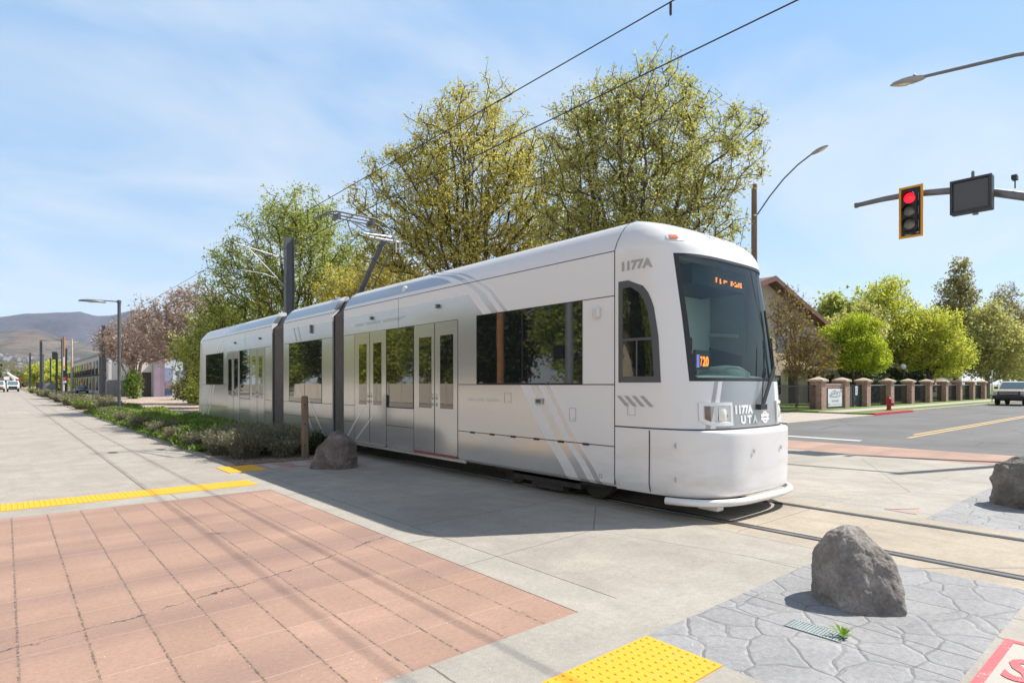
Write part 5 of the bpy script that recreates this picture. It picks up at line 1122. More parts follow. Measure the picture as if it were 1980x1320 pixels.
tree('spreading bright yellow tree hanging over the brick piers', (69.5, 17.9), [(0, 0, 6.0, 3.4, 3.0, 2.8), (1.8, 0, 4.8, 2.6, 2.4, 2.2), (-2.0, 0, 5.6, 2.4, 2.4, 2.4), (0.2, 0, 8.0, 2.2, 2.2, 1.6)], LF_yel, M_bark, 1100, 22, 0.13, 0.25, 44, 0.22, 2.0, 6, RT)
tree('dark olive conifer like tree with a bare top', (90, 20.5), [(0, 0, 7.5, 3.6, 3.4, 4.2), (0, 0, 12.2, 2.2, 2.2, 3.2), (0.4, 0, 15.6, 1.0, 1.0, 2.0)], LF_olive2, M_bark, 1000, 9, 0.2, 0.33, 45, 0.26, 2.0, 3, RT, twig=1500)
tree('pale green hazy tree above the parked pickup', (88, 16.9), [(0, 0, 6.5, 3.6, 3.4, 4.0), (2.4, 0, 5.4, 3.2, 3.0, 3.4), (-1.6, 0, 5.2, 2.4, 2.4, 2.6), (0, 0, 9.6, 2.0, 2.0, 2.0)], LF_yel2, M_bark_l, 1000, 13, 0.19, 0.36, 46, 0.24, 1.8, 6, RT, twig=2400)
tree('tall bare topped tree at the right edge behind the pale green tree', (106, 18.5), [(0, 0, 8.5, 4.0, 3.8, 5.0), (0.5, 0, 13.5, 1.6, 1.6, 2.6)], LF_olive2, M_bark_l, 700, 5, 0.2, 0.4, 47, 0.26, 2.0, 4, RT, twig=2600)
tree('rounded green tree at the far right edge of the photo', (116, 16.9), [(0, 0, 6.0, 4.4, 4.0, 4.4), (1.8, 0, 8.6, 2.6, 2.6, 2.6)], LF_green, M_bark, 800, 18, 0.24, 0.4, 48, 0.26, 1.6, 6, RT)
tree('young green tree standing right of the gate behind the brick piers', (60, 22.4), [(0, 0, 6.4, 2.2, 2.2, 2.8), (-1.0, 0, 8.6, 1.2, 1.2, 1.5)], LF_green, M_bark, 420, 40, 0.2, 0.38, 49, 0.16, 1.8, 5, RT, twig=500)
tree('medium yellow green tree filling the gap behind the farther brick piers', (78, 20.2), [(0, 0, 5.6, 3.2, 3.0, 3.4), (-1.5, 0, 7.0, 2.0, 2.0, 2.0), (1.8, 0, 4.6, 2.4, 2.2, 2.4)], LF_yel, M_bark, 800, 20, 0.15, 0.28, 50, 0.18, 1.6, 6, RT)
tree('loose green tree behind the lime green tree', (57.5, 20.6), [(0, 0, 5.8, 2.6, 2.4, 2.6), (1.4, 0, 7.2, 1.6, 1.6, 1.8), (-1.4, 0, 4.8, 1.8, 1.8, 2.0)], LF_yel2, M_bark, 700, 18, 0.13, 0.26, 51, 0.15, 1.6, 6, RT, twig=800)
for i, (x, y) in enumerate(((55.5, 19.5), (59.6, 20.2), (66.5, 20.5), (72, 20))):
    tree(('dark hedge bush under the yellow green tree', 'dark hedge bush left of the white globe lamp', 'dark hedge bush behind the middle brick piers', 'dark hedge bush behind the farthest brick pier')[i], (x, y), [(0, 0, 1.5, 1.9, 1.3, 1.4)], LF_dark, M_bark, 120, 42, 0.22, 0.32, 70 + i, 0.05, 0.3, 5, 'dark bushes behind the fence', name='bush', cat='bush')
# far trees by the road end
for i, (x, y, h, w_, lf, lb) in enumerate(((-4.2, 185, 9, 2.6, LF_dark, 'dark green tree at the left edge above the white trucks'), (10.5, 240, 9, 6, LF_yel, 'distant yellow green tree at the end of the tracks'), (17.0, 300, 12, 9, LF_yel, 'wide pale tree in front of the hills'), (4.0, 320, 7, 5, LF_olive, 'olive tree at the far end of the road'), (11.5, 210, 5, 3.5, LF_yel, 'low yellow bush beside the far grey cabinet'))):
    tree(lb, (x, y), [(0, 0, h * 0.55, w_, w_, h * 0.42)], lf, M_bark, 160, 40, 0.5, 0.6, 80 + i, 0.2, h * 0.2, 5, 'distant trees at the end of the road')

# ---- planting bed
def blades(rng, cx, cy, n, h, rad, lean=0.55, w_=0.006, z0=0.02, seg=3):
    """upright thin stems fanning out of one clump: three-segment ribbons"""
    a = rng.uniform(0, 2 * math.pi, n); r_ = rad * np.sqrt(rng.random(n)) * 0.45; L = h * rng.uniform(0.6, 1.12, n); ln = lean * rng.uniform(0.15, 1.0, n)
    b0 = np.column_stack([cx + r_ * np.cos(a), cy + r_ * np.sin(a), np.full(n, z0)]); dirv = np.column_stack([np.cos(a), np.sin(a), np.zeros(n)]) + rng.normal(size=(n, 3)) * 0.25; dirv[:, 2] = 0
    s_ = rng.uniform(0, 2 * math.pi, n); side = np.column_stack([np.cos(s_), np.sin(s_), np.zeros(n)]); V = np.empty((n, 2 * (seg + 1), 3))
    for k in range(seg + 1):
        u = k / seg; c = b0 + dirv * (ln * L * (u ** 1.5))[:, None] + np.array([0, 0, 1.0]) * (L * u * np.sqrt(np.maximum(0.15, 1 - (ln * u) ** 2 * 0.6)))[:, None]
        ww = w_ * (1 - 0.55 * u); V[:, 2 * k] = c - side * ww; V[:, 2 * k + 1] = c + side * ww
    tips = V[:, -2:].mean(1); mids = V[:, 2 * (seg - 1):2 * seg].mean(1)
    f0 = np.array([[2 * k, 2 * k + 1, 2 * k + 3, 2 * k + 2] for k in range(seg)]); F = (np.arange(n)[:, None, None] * 2 * (seg + 1) + f0[None]).reshape(-1, 4)
    return V.reshape(-1, 3), F, tips, mids
def shrub(x, y, h, rad, n, leaf, label, seed, group, lean=0.55, leaves=2.0, lsize=0.035, stem=None, name='shrub', w_=0.006):
    rng = np.random.default_rng(seed); t = thing(name, label, 'shrub', (x, y, 0), group)
    V, F, tips, mids = blades(rng, x, y, n, h, rad, lean, w_); npmesh('stems', V, F, stem or leaf, t)
    nl = int(n * leaves)
    if nl:
        k = rng.integers(0, n, nl); u = rng.random(nl)[:, None]; P = mids[k] * (1 - u) + tips[k] * u + rng.normal(size=(nl, 3)) * 0.03; P2 = V.reshape(n, -1, 3)[k, 2:4].mean(1) * 1.0
        sel = rng.random(nl) < 0.4; P[sel] = P2[sel] + rng.normal(size=(sel.sum(), 3)) * 0.05
        Vl, Fl = quads_leaves(P, lsize, rng, 2.4, 0.9); npmesh('foliage', Vl, Fl, leaf, t)
    return t
SG = 'shrubs in the planting bed'
near = [(4.15, 14.15, 0.62, 0.62, 'nearest dry grey lavender shrub at the corner of the bed'), (4.75, 14.6, 0.66, 0.6, 'grey lavender shrub second from the wooden post'), (5.25, 14.35, 0.58, 0.5, 'grey lavender shrub right behind the wooden post'), (3.95, 15.2, 0.6, 0.55, 'grey lavender shrub at the bed edge behind the nearest one'), (4.5, 15.8, 0.7, 0.6, 'tall lavender shrub in the middle of the bed'), (5.2, 15.7, 0.66, 0.6, 'lavender shrub close against the tram side'), (4.85, 13.75, 0.4, 0.35, 'small lavender tuft in front of the larger ones'), (5.7, 15.0, 0.5, 0.4, 'low lavender shrub in shade beside the bellows'), (3.85, 17.0, 0.45, 0.5, 'dry tuft at the road edge just past the lavender shrubs'), (3.8, 19.2, 0.45, 0.5, 'dry tuft at the road edge in front of the green cover'), (3.85, 21.8, 0.5, 0.5, 'dry tuft halfway along the front of the green cover'), (3.8, 25.2, 0.5, 0.55, 'dry tuft at the road edge farther along the green cover'), (3.85, 29.5, 0.5, 0.55, 'dry tuft at the road edge before the first street lamp'), (4.0, 35, 0.55, 0.6, 'dry tuft at the road edge beside the first street lamp')]
for i, (x, y, h, r_, lb) in enumerate(near): shrub(x, y, h, r_, 620, LF_lav, lb, 200 + i, SG, 0.75, 2.2, 0.03)
tree('small dark green bush between the wooden post and the tram', (5.62, 13.75), [(0, 0, 0.28, 0.24, 0.24, 0.26)], LF_dark, M_bark, 60, 26, 0.04, 0.06, 215, 0.012, 0.05, 4, SG, name='bush', cat='bush')
# green ground cover: one continuous mass
rng = np.random.default_rng(77); Vs, Fs, o0 = [], [], 0
n = 5200; cx = rng.uniform(3.62, 6.1, n); cy = 16.2 + 26.5 * rng.random(n) ** 1.25; edge = np.minimum(1, (cx - 3.5) / 0.35); hh = (0.32 + 0.12 * np.sin(cy * 1.7 + cx * 2) + 0.10 * np.sin(cx * 5 + cy)) * np.clip(edge, 0.35, 1)
base = np.column_stack([cx, cy, np.zeros(n)]); k = np.repeat(np.arange(n), 16)
P = base[k] + rng.normal(size=(len(k), 3)) * np.array([0.10, 0.10, 0]); P[:, 2] = 0.03 + hh[k] * rng.random(len(k)) ** 0.6
V, F = quads_leaves(P, 0.055, rng, 2.2, 0.7); o = npmesh('ground_cover', V, F, LF_gc); o['kind'] = 'stuff'; o['label'] = 'thick green ground cover filling the planting bed'
# lighter sage clumps on down the strip
labs = ['pale sage shrub at the far end of the green ground cover', 'pale sage shrub farther along the strip beyond the lamp', 'greyish shrub in the strip before the second lamp', 'shrub in the strip near the second street lamp', 'tufted dry shrub along the road edge beyond the green cover', 'tall tufted sage beyond the first street lamp']
y = 43.0; i = 0; rng2 = random.Random(5)
far_sh = []
while y < 150:
    x = rng2.uniform(3.95, 5.3); far_sh.append((x, y)); y += 0.9 + (y - 40) * 0.045 + rng2.uniform(0, 1.0)
for i, (x, y) in enumerate(far_sh):
    f = 1 + (y - 40) / 60; lf = (LF_sage, LF_lav, LF_sage, LF_gc)[i % 4]
    lb = 'tufted sage green or dry shrub in the row along the far concrete road edge'
    shrub(x, y, rng2.uniform(0.55, 0.95), rng2.uniform(0.7, 1.0), int(260 / f) + 60, lf, lb, 300 + i, 'far shrubs along the road edge', 0.8, 3.0, 0.06 * f, LF_dry, w_=0.008 * f)
# weed by the drain
t = thing('weed', 'small bright green weed growing beside the drain grate', 'weed', (4.23, 1.58, 0)); M_weed = leaf_mat('leaf_weed', [(0.14, 0.28, 0.02), (0.26, 0.42, 0.04)], 0.4)
m = MB(); random.seed(9)
for k in range(9):
    a = k * 2.4; L_ = random.uniform(0.05, 0.11); d = Vector((math.cos(a), math.sin(a), 0)); s_ = Vector((-d.y, d.x, 0)) * 0.011; b0 = Vector((4.23, 1.58, 0.005))
    q = [b0 - s_ * .3, b0 + s_ * .3, b0 + d * L_ * .55 + s_ + Vector((0, 0, L_ * .55)), b0 + d * L_ * .55 - s_ + Vector((0, 0, L_ * .55)), b0 + d * L_ + Vector((0, 0, L_ * .6))]
    m.add(q, [(0, 1, 2, 3), (3, 2, 4)])
build(m, 'leaves', M_weed, t, fixn=False)
# ------------------------------------------------------------------ right side: fence, sign, hydrant, apartments, pickup
b = NB('brick'); p = b.pos(); x, y, z = b.xyz(p)
cv = b.n('ShaderNodeCombineXYZ'); b.put(cv.inputs[0], b.M('ADD', x, y)); b.put(cv.inputs[1], z)
bt = b.n('ShaderNodeTexBrick'); b.put(bt.inputs['Vector'], cv.outputs[0]); bt.inputs['Scale'].default_value = 1.0; bt.inputs['Brick Width'].default_value = 0.22; bt.inputs['Row Height'].default_value = 0.075; bt.inputs['Mortar Size'].default_value = 0.010
bt.inputs['Color1'].default_value = (0.30, 0.135, 0.095, 1); bt.inputs['Color2'].default_value = (0.40, 0.22, 0.165, 1); bt.inputs['Mortar'].default_value = (0.45, 0.38, 0.32, 1)
c = b.mix(0.6, bt.outputs[0], b.ramp(b.noise(7, 5, 0.7), (0.3, 0.3), (0.7, 0.7)), 'OVERLAY'); M_brick = b.pbr(c, 0.9, 0, b.bump(bt.outputs[1], -0.4, 0.01))
M_cap = simple('pier_cap_stone', (0.50, 0.38, 0.29), 0.85, 0, 0.1, 8); M_iron = simple('black_iron', (0.02, 0.021, 0.022), 0.5, 0.3, 0.1, 6)
M_signw = simple('sign_white', (0.74, 0.75, 0.78), 0.4, 0, 0.02, 3); M_signt = simple('sign_text_grey', (0.20, 0.20, 0.23), 0.6); M_mesh = simple('dark_screen', (0.035, 0.04, 0.04), 0.7, 0, 0.15, 12)
def pier(x, y, label):
    t = thing('brick_pier', label, 'pier', (x, y, 0), 'brick piers of the apartment fence')
    m = MB(); m.box(x - 0.36, x + 0.36, y - 0.36, y + 0.36, 0.05, 1.86); build(m, 'shaft', M_brick, t)
    m = MB(); m.box(x - 0.46, x + 0.46, y - 0.46, y + 0.46, 1.86, 1.98); m.add([(x - .46, y - .46, 1.98), (x + .46, y - .46, 1.98), (x + .46, y + .46, 1.98), (x - .46, y + .46, 1.98), (x, y, 2.16)], [(0, 1, 4), (1, 2, 4), (2, 3, 4), (3, 0, 4)]); build(m, 'cap', M_cap, t)
pxs = [38.7, 42.4, 46.2, 51.0, 55.8, 60.6, 65.4, 70.2, 75.0, 79.8]
lbs = ['brick pier left of the apartment sign', 'brick pier right of the apartment sign', 'brick pier right of the metal gate behind the red hydrant', 'brick pier second to the right of the gate', 'brick pier third to the right of the gate', 'brick pier fourth to the right of the gate', 'brick pier just left of the thin street post', 'brick pier just right of the thin street post', 'brick pier nearest to the parked pickup', 'brick pier mostly hidden behind the parked pickup']
FY = 15.9
for x, lb in zip(pxs, lbs): pier(x, FY, lb)
def iron_panel(x0, x1, label, arch=True):
    t = thing('iron_fence', label, 'fence', ((x0 + x1) / 2, FY, 0), 'iron fence panels between the piers')
    m = MB()
    for z in (0.25, 1.55): m.box(x0, x1, FY - 0.02, FY + 0.02, z, z + 0.045)
    n = int((x1 - x0) / 0.115)
    for k in range(n + 1):
        xx = x0 + (x1 - x0) * k / n; m.box(xx - 0.009, xx + 0.009, FY - 0.009, FY + 0.009, 0.15, 1.66)
    build(m, 'pickets', M_iron, t)
    if arch:
        xm = (x0 + x1) / 2; m = MB(); m.tube([(x0 + 0.5, FY, 1.6), (x0 + 1.2, FY, 1.78), (xm, FY, 2.02), (x1 - 1.2, FY, 1.78), (x1 - 0.5, FY, 1.6)], 0.025, 6); m.tube([(xm, FY, 1.6), (xm, FY, 2.02)], 0.02, 6); build(m, 'arched_top', M_iron, t)
        m = MB(); m.box(x0, x1, FY - 0.035, FY - 0.022, 1.615, 1.66); build(m, 'top_rail', M_steel, t)
plab = ['iron fence panel right of the third brick pier, with arched top', 'iron fence panel two piers right of the gate', 'iron fence panel three piers right of the gate', 'iron fence panel four piers right of the gate', 'iron fence panel beside the thin street post', 'iron fence panel left of the last visible pier', 'iron fence panel behind the parked pickup']
for k in range(2, 9): iron_panel(pxs[k] + 0.37, pxs[k + 1] - 0.37, plab[k - 2])
iron_panel(25.9, 30.4, 'black iron fence section right beside the tram nose', False); iron_panel(30.5, 38.3, 'black iron picket fence between the tram and the brick sign', False)
# gate
t = thing('metal_gate', 'dark screened double gate between two brick piers with white notice', 'gate', (44.3, FY, 0))
for a, b_ in ((42.8, 44.25), (44.32, 45.8)):
    m = MB(); m.box(a, b_, FY - 0.01, FY + 0.01, 0.2, 1.6); lf = build(m, 'gate_leaf', M_mesh, t)
    m = MB()
    for q in ((a, a + 0.05, 0.12, 1.65), (b_ - 0.05, b_, 0.12, 1.65), (a + .05, b_ - .05, 0.12, 0.18), (a + .05, b_ - .05, 1.6, 1.65)): m.box(q[0], q[1], FY - 0.03, FY + 0.03, q[2], q[3])
    build(m, 'gate_frame', M_iron, lf)
m = MB(); m.box(44.62, 45.02, FY - 0.045, FY - 0.032, 0.95, 1.56); nb_ = build(m, 'notice', M_signw, t)
m = MB()
for k in range(5): m.box(44.68, 44.96 - 0.05 * (k % 2), FY - 0.05, FY - 0.0455, 1.05 + k * 0.09, 1.085 + k * 0.09)
build(m, 'notice_text', M_signt, nb_)
# apartment sign
t = thing('apartment_sign', 'white REGENCY apartments sign board set in a brick wall between two piers', 'sign', (40.55, FY, 0))
m = MB(); m.box(39.07, 42.03, FY - 0.2, FY + 0.2, 0.05, 1.62); m.box(39.07, 42.03, FY - 0.22, FY + 0.22, 1.62, 1.74); build(m, 'wall', M_brick, t)
M_dk = M_iron
m = MB(); m.box(39.52, 41.82, FY - 0.235, FY - 0.201, 0.22, 1.46); build(m, 'frame', M_dk, t)
m = MB(); m.box(39.57, 41.77, FY - 0.25, FY - 0.236, 0.27, 1.41); bd = build(m, 'board', M_signw, t)
m = MB(); XS = 40.67
def arc_put(s_, size, cx, cz, rad, width):
    v, f = text_mesh(s_, size, 0.008, 1.0); w_ = max(q[0] for q in v)
    def fn(u, vv):
        u = (u / w_ - 0.5) * width; th = u / rad; r_ = rad + vv; return (cx + r_ * math.sin(th), FY - 0.252, cz - rad + r_ * math.cos(th))
    m.add([fn(*q) for q in v], f)
arc_put('REGENCY', 0.40, XS, 1.04, 1.15, 1.62)
put_text(m, 'APARTMENTS', 0.17, lambda u, v: (XS + u, FY - 0.252, 0.82 + v), 0.002, 1.0, 1.05, True)
put_text(m, '801-485-4495', 0.21, lambda u, v: (XS + u, FY - 0.252, 0.55 + v), 0.004, 1.0, 1.10, True)
m.box(39.75, 41.68, FY - 0.2525, FY - 0.2505, 0.385, 0.41); m.box(39.62, 39.76, FY - 0.2525, FY - 0.2505, 0.33, 0.50); build(m, 'lettering', M_signt, bd, fixn=False)
m = MB(); m.box(39.16, 39.44, FY - 0.212, FY - 0.201, 0.98, 1.55); nt_ = build(m, 'notice', M_signw, t)
m = MB(); m.lathe((39.30, FY - 0.213, 1.32), [(0.11, 0), (0.11, -0.004), (0.07, -0.004)], 16, 1); build(m, 'notice_mark', M_red_curb, nt_)
# hydrant
M_hyd = simple('hydrant_red', (0.42, 0.015, 0.022), 0.4, 0, 0.1, 8)
hx, hy = 41.2, 12.75
t = thing('fire_hydrant', 'red fire hydrant on the grass strip by the red kerb', 'hydrant', (hx, hy, 0.11))
m = MB(); m.lathe((hx, hy, 0.1), [(0.17, 0), (0.17, 0.06), (0.125, 0.07), (0.125, 0.5), (0.16, 0.52), (0.16, 0.57), (0.13, 0.58)], 18); build(m, 'barrel', M_hyd, t, smooth=40)
m = MB(); m.lathe((hx, hy, 0.1), [(0.155, 0.58), (0.15, 0.66), (0.11, 0.75), (0.05, 0.79), (0.05, 0.86), (0.02, 0.87)], 18); build(m, 'bonnet', M_hyd, t, smooth=40)
m = MB()
for dx, dy in ((1, 0), (-1, 0)): m.tube([(hx + dx * .08, hy, 0.55), (hx + dx * .22, hy, 0.55)], 0.06, 12)
m.tube([(hx, hy - 0.08, 0.48), (hx, hy - 0.25, 0.48)], 0.085, 14); m.tube([(hx, hy - 0.25, 0.48), (hx, hy - 0.28, 0.48)], 0.1, 14); build(m, 'outlet', M_hyd, t, smooth=40)
# thin street post and globe lamp
m = MB(); m.tube([(67.5, 12.7, 0), (67.5, 12.7, 2.9)], 0.04, 8); m.box(67.3, 67.7, 12.68, 12.72, 2.5, 2.95)
solo(m, 'street_post', M_steel, 'thin grey street post with small sign plate on the grass strip', 'sign post')
t = thing('globe_lamp', 'white globe garden lamp on a dark post in front of the cream wall', 'lamp', (64.2, 18.7, 0)); b = NB('opal_glass'); M_opal = b.pbr((0.8, 0.8, 0.78), 0.3)
m = MB(); m.tube([(64.2, 18.7, 0), (64.2, 18.7, 3.1)], 0.06, 10); build(m, 'post', M_iron, t)
m = MB(); m.lathe((64.2, 18.7, 3.35), [(0.26 * math.sin(a * math.pi / 10) + 0.002, -0.26 * math.cos(a * math.pi / 10)) for a in range(11)], 16); build(m, 'globe', M_opal, t, smooth=60)

# apartment buildings
M_stucco = simple('stucco_tan', (0.50, 0.40, 0.29), 0.9, 0, 0.08, 2, bump=0.2); M_cream = simple('stucco_cream', (0.55, 0.47, 0.33), 0.9, 0, 0.08, 2, bump=0.2); M_fascia = simple('fascia_brown', (0.17, 0.07, 0.055), 0.7, 0, 0.1, 4); M_roof = simple('roof_shingle', (0.16, 0.10, 0.08), 0.9, 0, 0.25, 8, bump=0.4)
M_bglass = NB('building_glass').pbr((0.03, 0.035, 0.04), 0.06, 0, None, 0.8); M_deep = simple('shaded_recess', (0.06, 0.055, 0.05), 0.9)
x0, x1, ya, yb = 33.8, 55.5, 22.3, 38.0; xm = (x0 + x1) / 2; t = thing('apartment_building', 'tan stucco apartment house with brown gable roof edge behind the tram front', 'building', (xm, 30, 0))
m = MB(); m.prism([(x0, 0), (x1, 0), (x1, 6.3), (xm, 9.6), (x0, 6.3)], lambda a, c: (a, ya, c), lambda a, c: (a, yb, c)); build(m, 'wall', M_stucco, t)
m = MB(); m.prism([(x0 - .9, 6.1), (xm, 9.66), (x1 + .9, 6.1), (x1 + .9, 6.35), (xm, 9.92), (x0 - .9, 6.35)], lambda a, c: (a, ya - 0.8, c), lambda a, c: (a, yb + 0.8, c)); rf = build(m, 'roof', M_roof, t)
m = MB(); m.prism([(x0 - .95, 6.02), (xm, 9.56), (x1 + .95, 6.02), (x1 + .95, 6.4), (xm, 9.96), (x0 - .95, 6.4)], lambda a, c: (a, ya - 0.9, c), lambda a, c: (a, ya - 0.8, c)); build(m, 'fascia', M_fascia, rf)
for a, z0, z1, w_ in ((46.5, 4.3, 5.7, 1.6), (50.6, 4.3, 5.7, 1.6), (45.6, 0.9, 2.4, 1.6), (36.5, 4.3, 5.7, 1.6)):
    m = MB(); m.box(a, a + w_, ya - 0.04, ya + 0.05, z0, z1); build(m, 'window', M_bglass, t)
for a in (48.6, 52.2):
    m = MB(); m.box(a, a + 1.7, ya - 0.05, ya - 0.002, 0.15, 2.8); build(m, 'entry', M_deep, t)
m = MB(); m.box(47.8, 55.4, ya - 1.2, ya - 0.06, 2.9, 3.15); build(m, 'porch_roof', M_cream, t)
t = thing('apartment_building', 'long low cream apartment block with dark entries behind the fence trees', 'building', (75, 25.3, 0))
m = MB(); m.box(56.6, 100, 24.95, 25.7, 0, 3.3); build(m, 'wall', M_cream, t)
m = MB(); m.box(56.5, 100.5, 24.2, 25.75, 3.3, 3.6); build(m, 'porch_roof', M_fascia, t)
for a in (58.0, 62.6, 68.5, 75, 82, 90):
    m = MB(); m.box(a, a + 1.9, 24.9, 24.949, 0.15, 2.7); e_ = build(m, 'entry', M_deep, t)
    m = MB(); m.box(a + 0.5, a + 1.4, 24.86, 24.9, 0.9, 2.3); build(m, 'window', M_bglass, e_)
t = thing('apartment_building', 'cream wing of the apartments glimpsed above the parked pickup', 'building', (93, 27, 0))
m = MB(); m.box(84, 104, 23, 32, 0, 5.4); build(m, 'wall', M_cream, t)
m = MB(); m.prism([(22.2, 5.3), (32.8, 5.3), (27.5, 7.6)], lambda a, c: (83, a, c), lambda a, c: (105, a, c)); build(m, 'roof', M_roof, t)
m = MB(); m.box(83.95, 84.05, 24.5, 26.5, 1.2, 2.6); build(m, 'window', M_bglass, t)

# pickup parked facing the camera
M_pk = simple('pickup_cream', (0.74, 0.70, 0.62), 0.25, 0.1, 0.03, 2, coat=0.6); M_tyre = simple('dark_tone', (0.02, 0.02, 0.02), 0.9); M_chrome = simple('chrome_grille', (0.55, 0.56, 0.58), 0.2, 0.9, 0.05, 9); b = NB('pickup_glass'); M_pg = b.pbr((0.10, 0.16, 0.18), 0.04, 0, None, 1.0, coat=1.0)
def pickup(x0, yc, label, body=M_pk, s_=1.0):
    """front at x0, body reaching along +X"""
    t = thing('pickup_truck', label, 'pickup', (x0 + 2.8, yc, 0)); hw = 1.0
    def P_(pts, y0, y1, name, mat, par=t, bev=0.05):
        m = MB(); m.prism(pts, lambda a, c: (x0 + a, yc + y0, c), lambda a, c: (x0 + a, yc + y1, c)); return build(m, name, mat, par, bevel=bev)
    P_([(0.12, 0.72), (0.06, 1.12), (0.2, 1.22), (1.5, 1.30), (1.6, 1.32), (5.7, 1.34), (5.75, 0.6), (0.4, 0.6)], -hw, hw, 'body', body)
    P_([(1.45, 1.30), (2.15, 1.86), (2.35, 1.93), (3.7, 1.93), (4.05, 1.32)], -0.86, 0.86, 'cab', body)
    m = MB(); y = 0.77
    m.add([(x0 + 1.50, yc - 0.82, 1.36), (x0 + 1.50, yc + 0.82, 1.36), (x0 + 2.10, yc + 0.72, 1.845), (x0 + 2.10, yc - 0.72, 1.845)], [(0, 1, 2, 3)])
    for k in range(4): m.v[k] = (m.v[k][0] - 0.03, m.v[k][1], m.v[k][2] + 0.02)
    build(m, 'windscreen', M_pg, t, fixn=False)
    for s2 in (-1, 1):
        m = MB(); m.prism([(1.75, 1.37), (2.2, 1.82), (3.6, 1.82), (3.85, 1.37)], lambda a, c: (x0 + a, yc + s2 * 0.862, c), lambda a, c: (x0 + a, yc + s2 * 0.875, c)); build(m, 'side_window', M_pg, t)
        m = MB(); m.box(x0 + 1.7, x0 + 1.85, yc + s2 * 1.0 - 0.02, yc + s2 * 1.22, 1.32, 1.5) if s2 > 0 else m.box(x0 + 1.7, x0 + 1.85, yc - 1.22, yc - 0.98, 1.32, 1.5); build(m, 'mirror', M_black, t, bevel=0.02)
        m = MB(); m.box(x0 + 0.03, x0 + 0.2, yc + s2 * 0.83 - 0.13, yc + s2 * 0.83 + 0.13, 0.88, 1.16); build(m, 'headlight', M_chrome, t, bevel=0.02)
        for wx in (0.95, 4.6):
            m = MB(); c0 = (x0 + wx, yc + s2 * 0.86, 0.40); m.lathe(c0, [(0.2, -0.13), (0.36, -0.13), (0.40, -0.09), (0.40, 0.09), (0.36, 0.13), (0.2, 0.13)], 22, 1); wl = build(m, 'wheel', M_tyre, t, smooth=40)
            m = MB(); m.lathe((c0[0], c0[1] + s2 * 0.1, 0.40), [(0.22, -0.02), (0.22, 0.02), (0.08, 0.045)], 16, 1); build(m, 'rim', M_chrome, wl, smooth=40)
    m = MB(); m.box(x0 + 0.01, x0 + 0.12, yc - 0.70, yc + 0.70, 0.84, 1.16); g_ = build(m, 'grille', M_black, t, bevel=0.02)
    m = MB()
    for z in (0.92, 1.04): m.box(x0 - 0.01, x0 + 0.02, yc - 0.62, yc + 0.62, z, z + 0.05)
    build(m, 'grille_bars', M_chrome, g_)
    m = MB(); m.box(x0 - 0.16, x0 + 0.25, yc - 1.0, yc + 1.0, 0.50, 0.80); build(m, 'bumper', M_black, t, bevel=0.04)
    m = MB(); m.box(x0 + 0.3, x0 + 5.5, yc - 0.7, yc + 0.7, 0.38, 0.62); build(m, 'chassis', M_under, t)
    return t
pickup(60.5, 10.35, 'cream pickup with black bumper parked at the kerb at the right edge')

# ------------------------------------------------------------------ left background
M_bw = simple('painted_white_wall', (0.66, 0.64, 0.61), 0.85, 0, 0.06, 1.2); M_rail_d = simple('balcony_rail', (0.05, 0.05, 0.055), 0.6)
t = thing('white_building', 'white building with dark balcony railings along its street side', 'building', (19, 160, 0))
m = MB(); m.box(13.0, 22, 118, 196, 0, 7.0); build(m, 'wall', M_bw, t)
m = MB(); m.box(12.7, 22.3, 117.7, 196.3, 7.0, 7.4); build(m, 'roof', M_steel, t)
for k in range(13):
    y = 121 + k * 5.7
    for z in (0.6, 3.7):
        m = MB(); m.box(12.90, 13.0, y, y + 3.2, z, z + 2.4); wn_ = build(m, 'window', M_bglass, t)
    m = MB(); m.box(11.8, 13.0, y - 0.4, y + 3.6, 3.3, 3.45)
    for z in (3.9, 4.35): m.box(11.8, 11.86, y - 0.4, y + 3.6, z, z + 0.06)
    for q in range(9): m.box(11.8, 11.85, y - 0.4 + q * 0.49, y - 0.36 + q * 0.49, 3.45, 4.4)
    build(m, 'balcony', M_rail_d, t)
m = MB(); m.box(15.1, 16.8, 117.93, 118.0, 5.2, 6.3); build(m, 'window', M_bglass, t)
t = thing('garage_building', 'white block with square dark opening behind the reddish trees', 'building', (14.2, 105, 0))
m = MB(); m.box(13.2, 15.2, 93, 116, 0, 5.4); build(m, 'wall', M_bw, t)
m = MB(); m.box(13.95, 15.05, 92.93, 93.0, 0, 3.3); build(m, 'garage_opening', M_deep, t)
M_mu = [simple('mural_' + n_, c_, 0.8, 0, 0.15, 1.5) for n_, c_ in (('mauve', (0.30, 0.24, 0.31)), ('pink', (0.26, 0.195, 0.25)), ('blue', (0.24, 0.29, 0.42)), ('pale', (0.50, 0.58, 0.62)), ('navy', (0.05, 0.07, 0.16)))]
t = thing('mural_wall', 'wall painted with mauve pink and blue panels beside the white block', 'wall', (18, 93, 0))
m = MB(); m.box(15.22, 21.0, 92.2, 116, 0, 4.9); build(m, 'wall', M_mu[3], t)
for a, b_, z0, z1, k in ((20.05, 20.75, 0, 4.8, 0), (20.75, 21.3, 0, 4.8, 1), (21.3, 22.3, 2.2, 3.9, 2), (21.35, 22.2, 1.2, 2.0, 1), (21.35, 22.2, 0.2, 1.1, 4), (23.0, 24.2, 0.2, 3.6, 2), (24.3, 25.6, 0, 3.2, 3)):
    m = MB(); m.box(a - 4.8, b_ - 4.8, 92.1, 92.19, z0, z1); build(m, 'painted_panel', M_mu[k], t)
M_cabin = simple('cabinet_grey', (0.26, 0.27, 0.27), 0.6, 0.2, 0.1, 4)
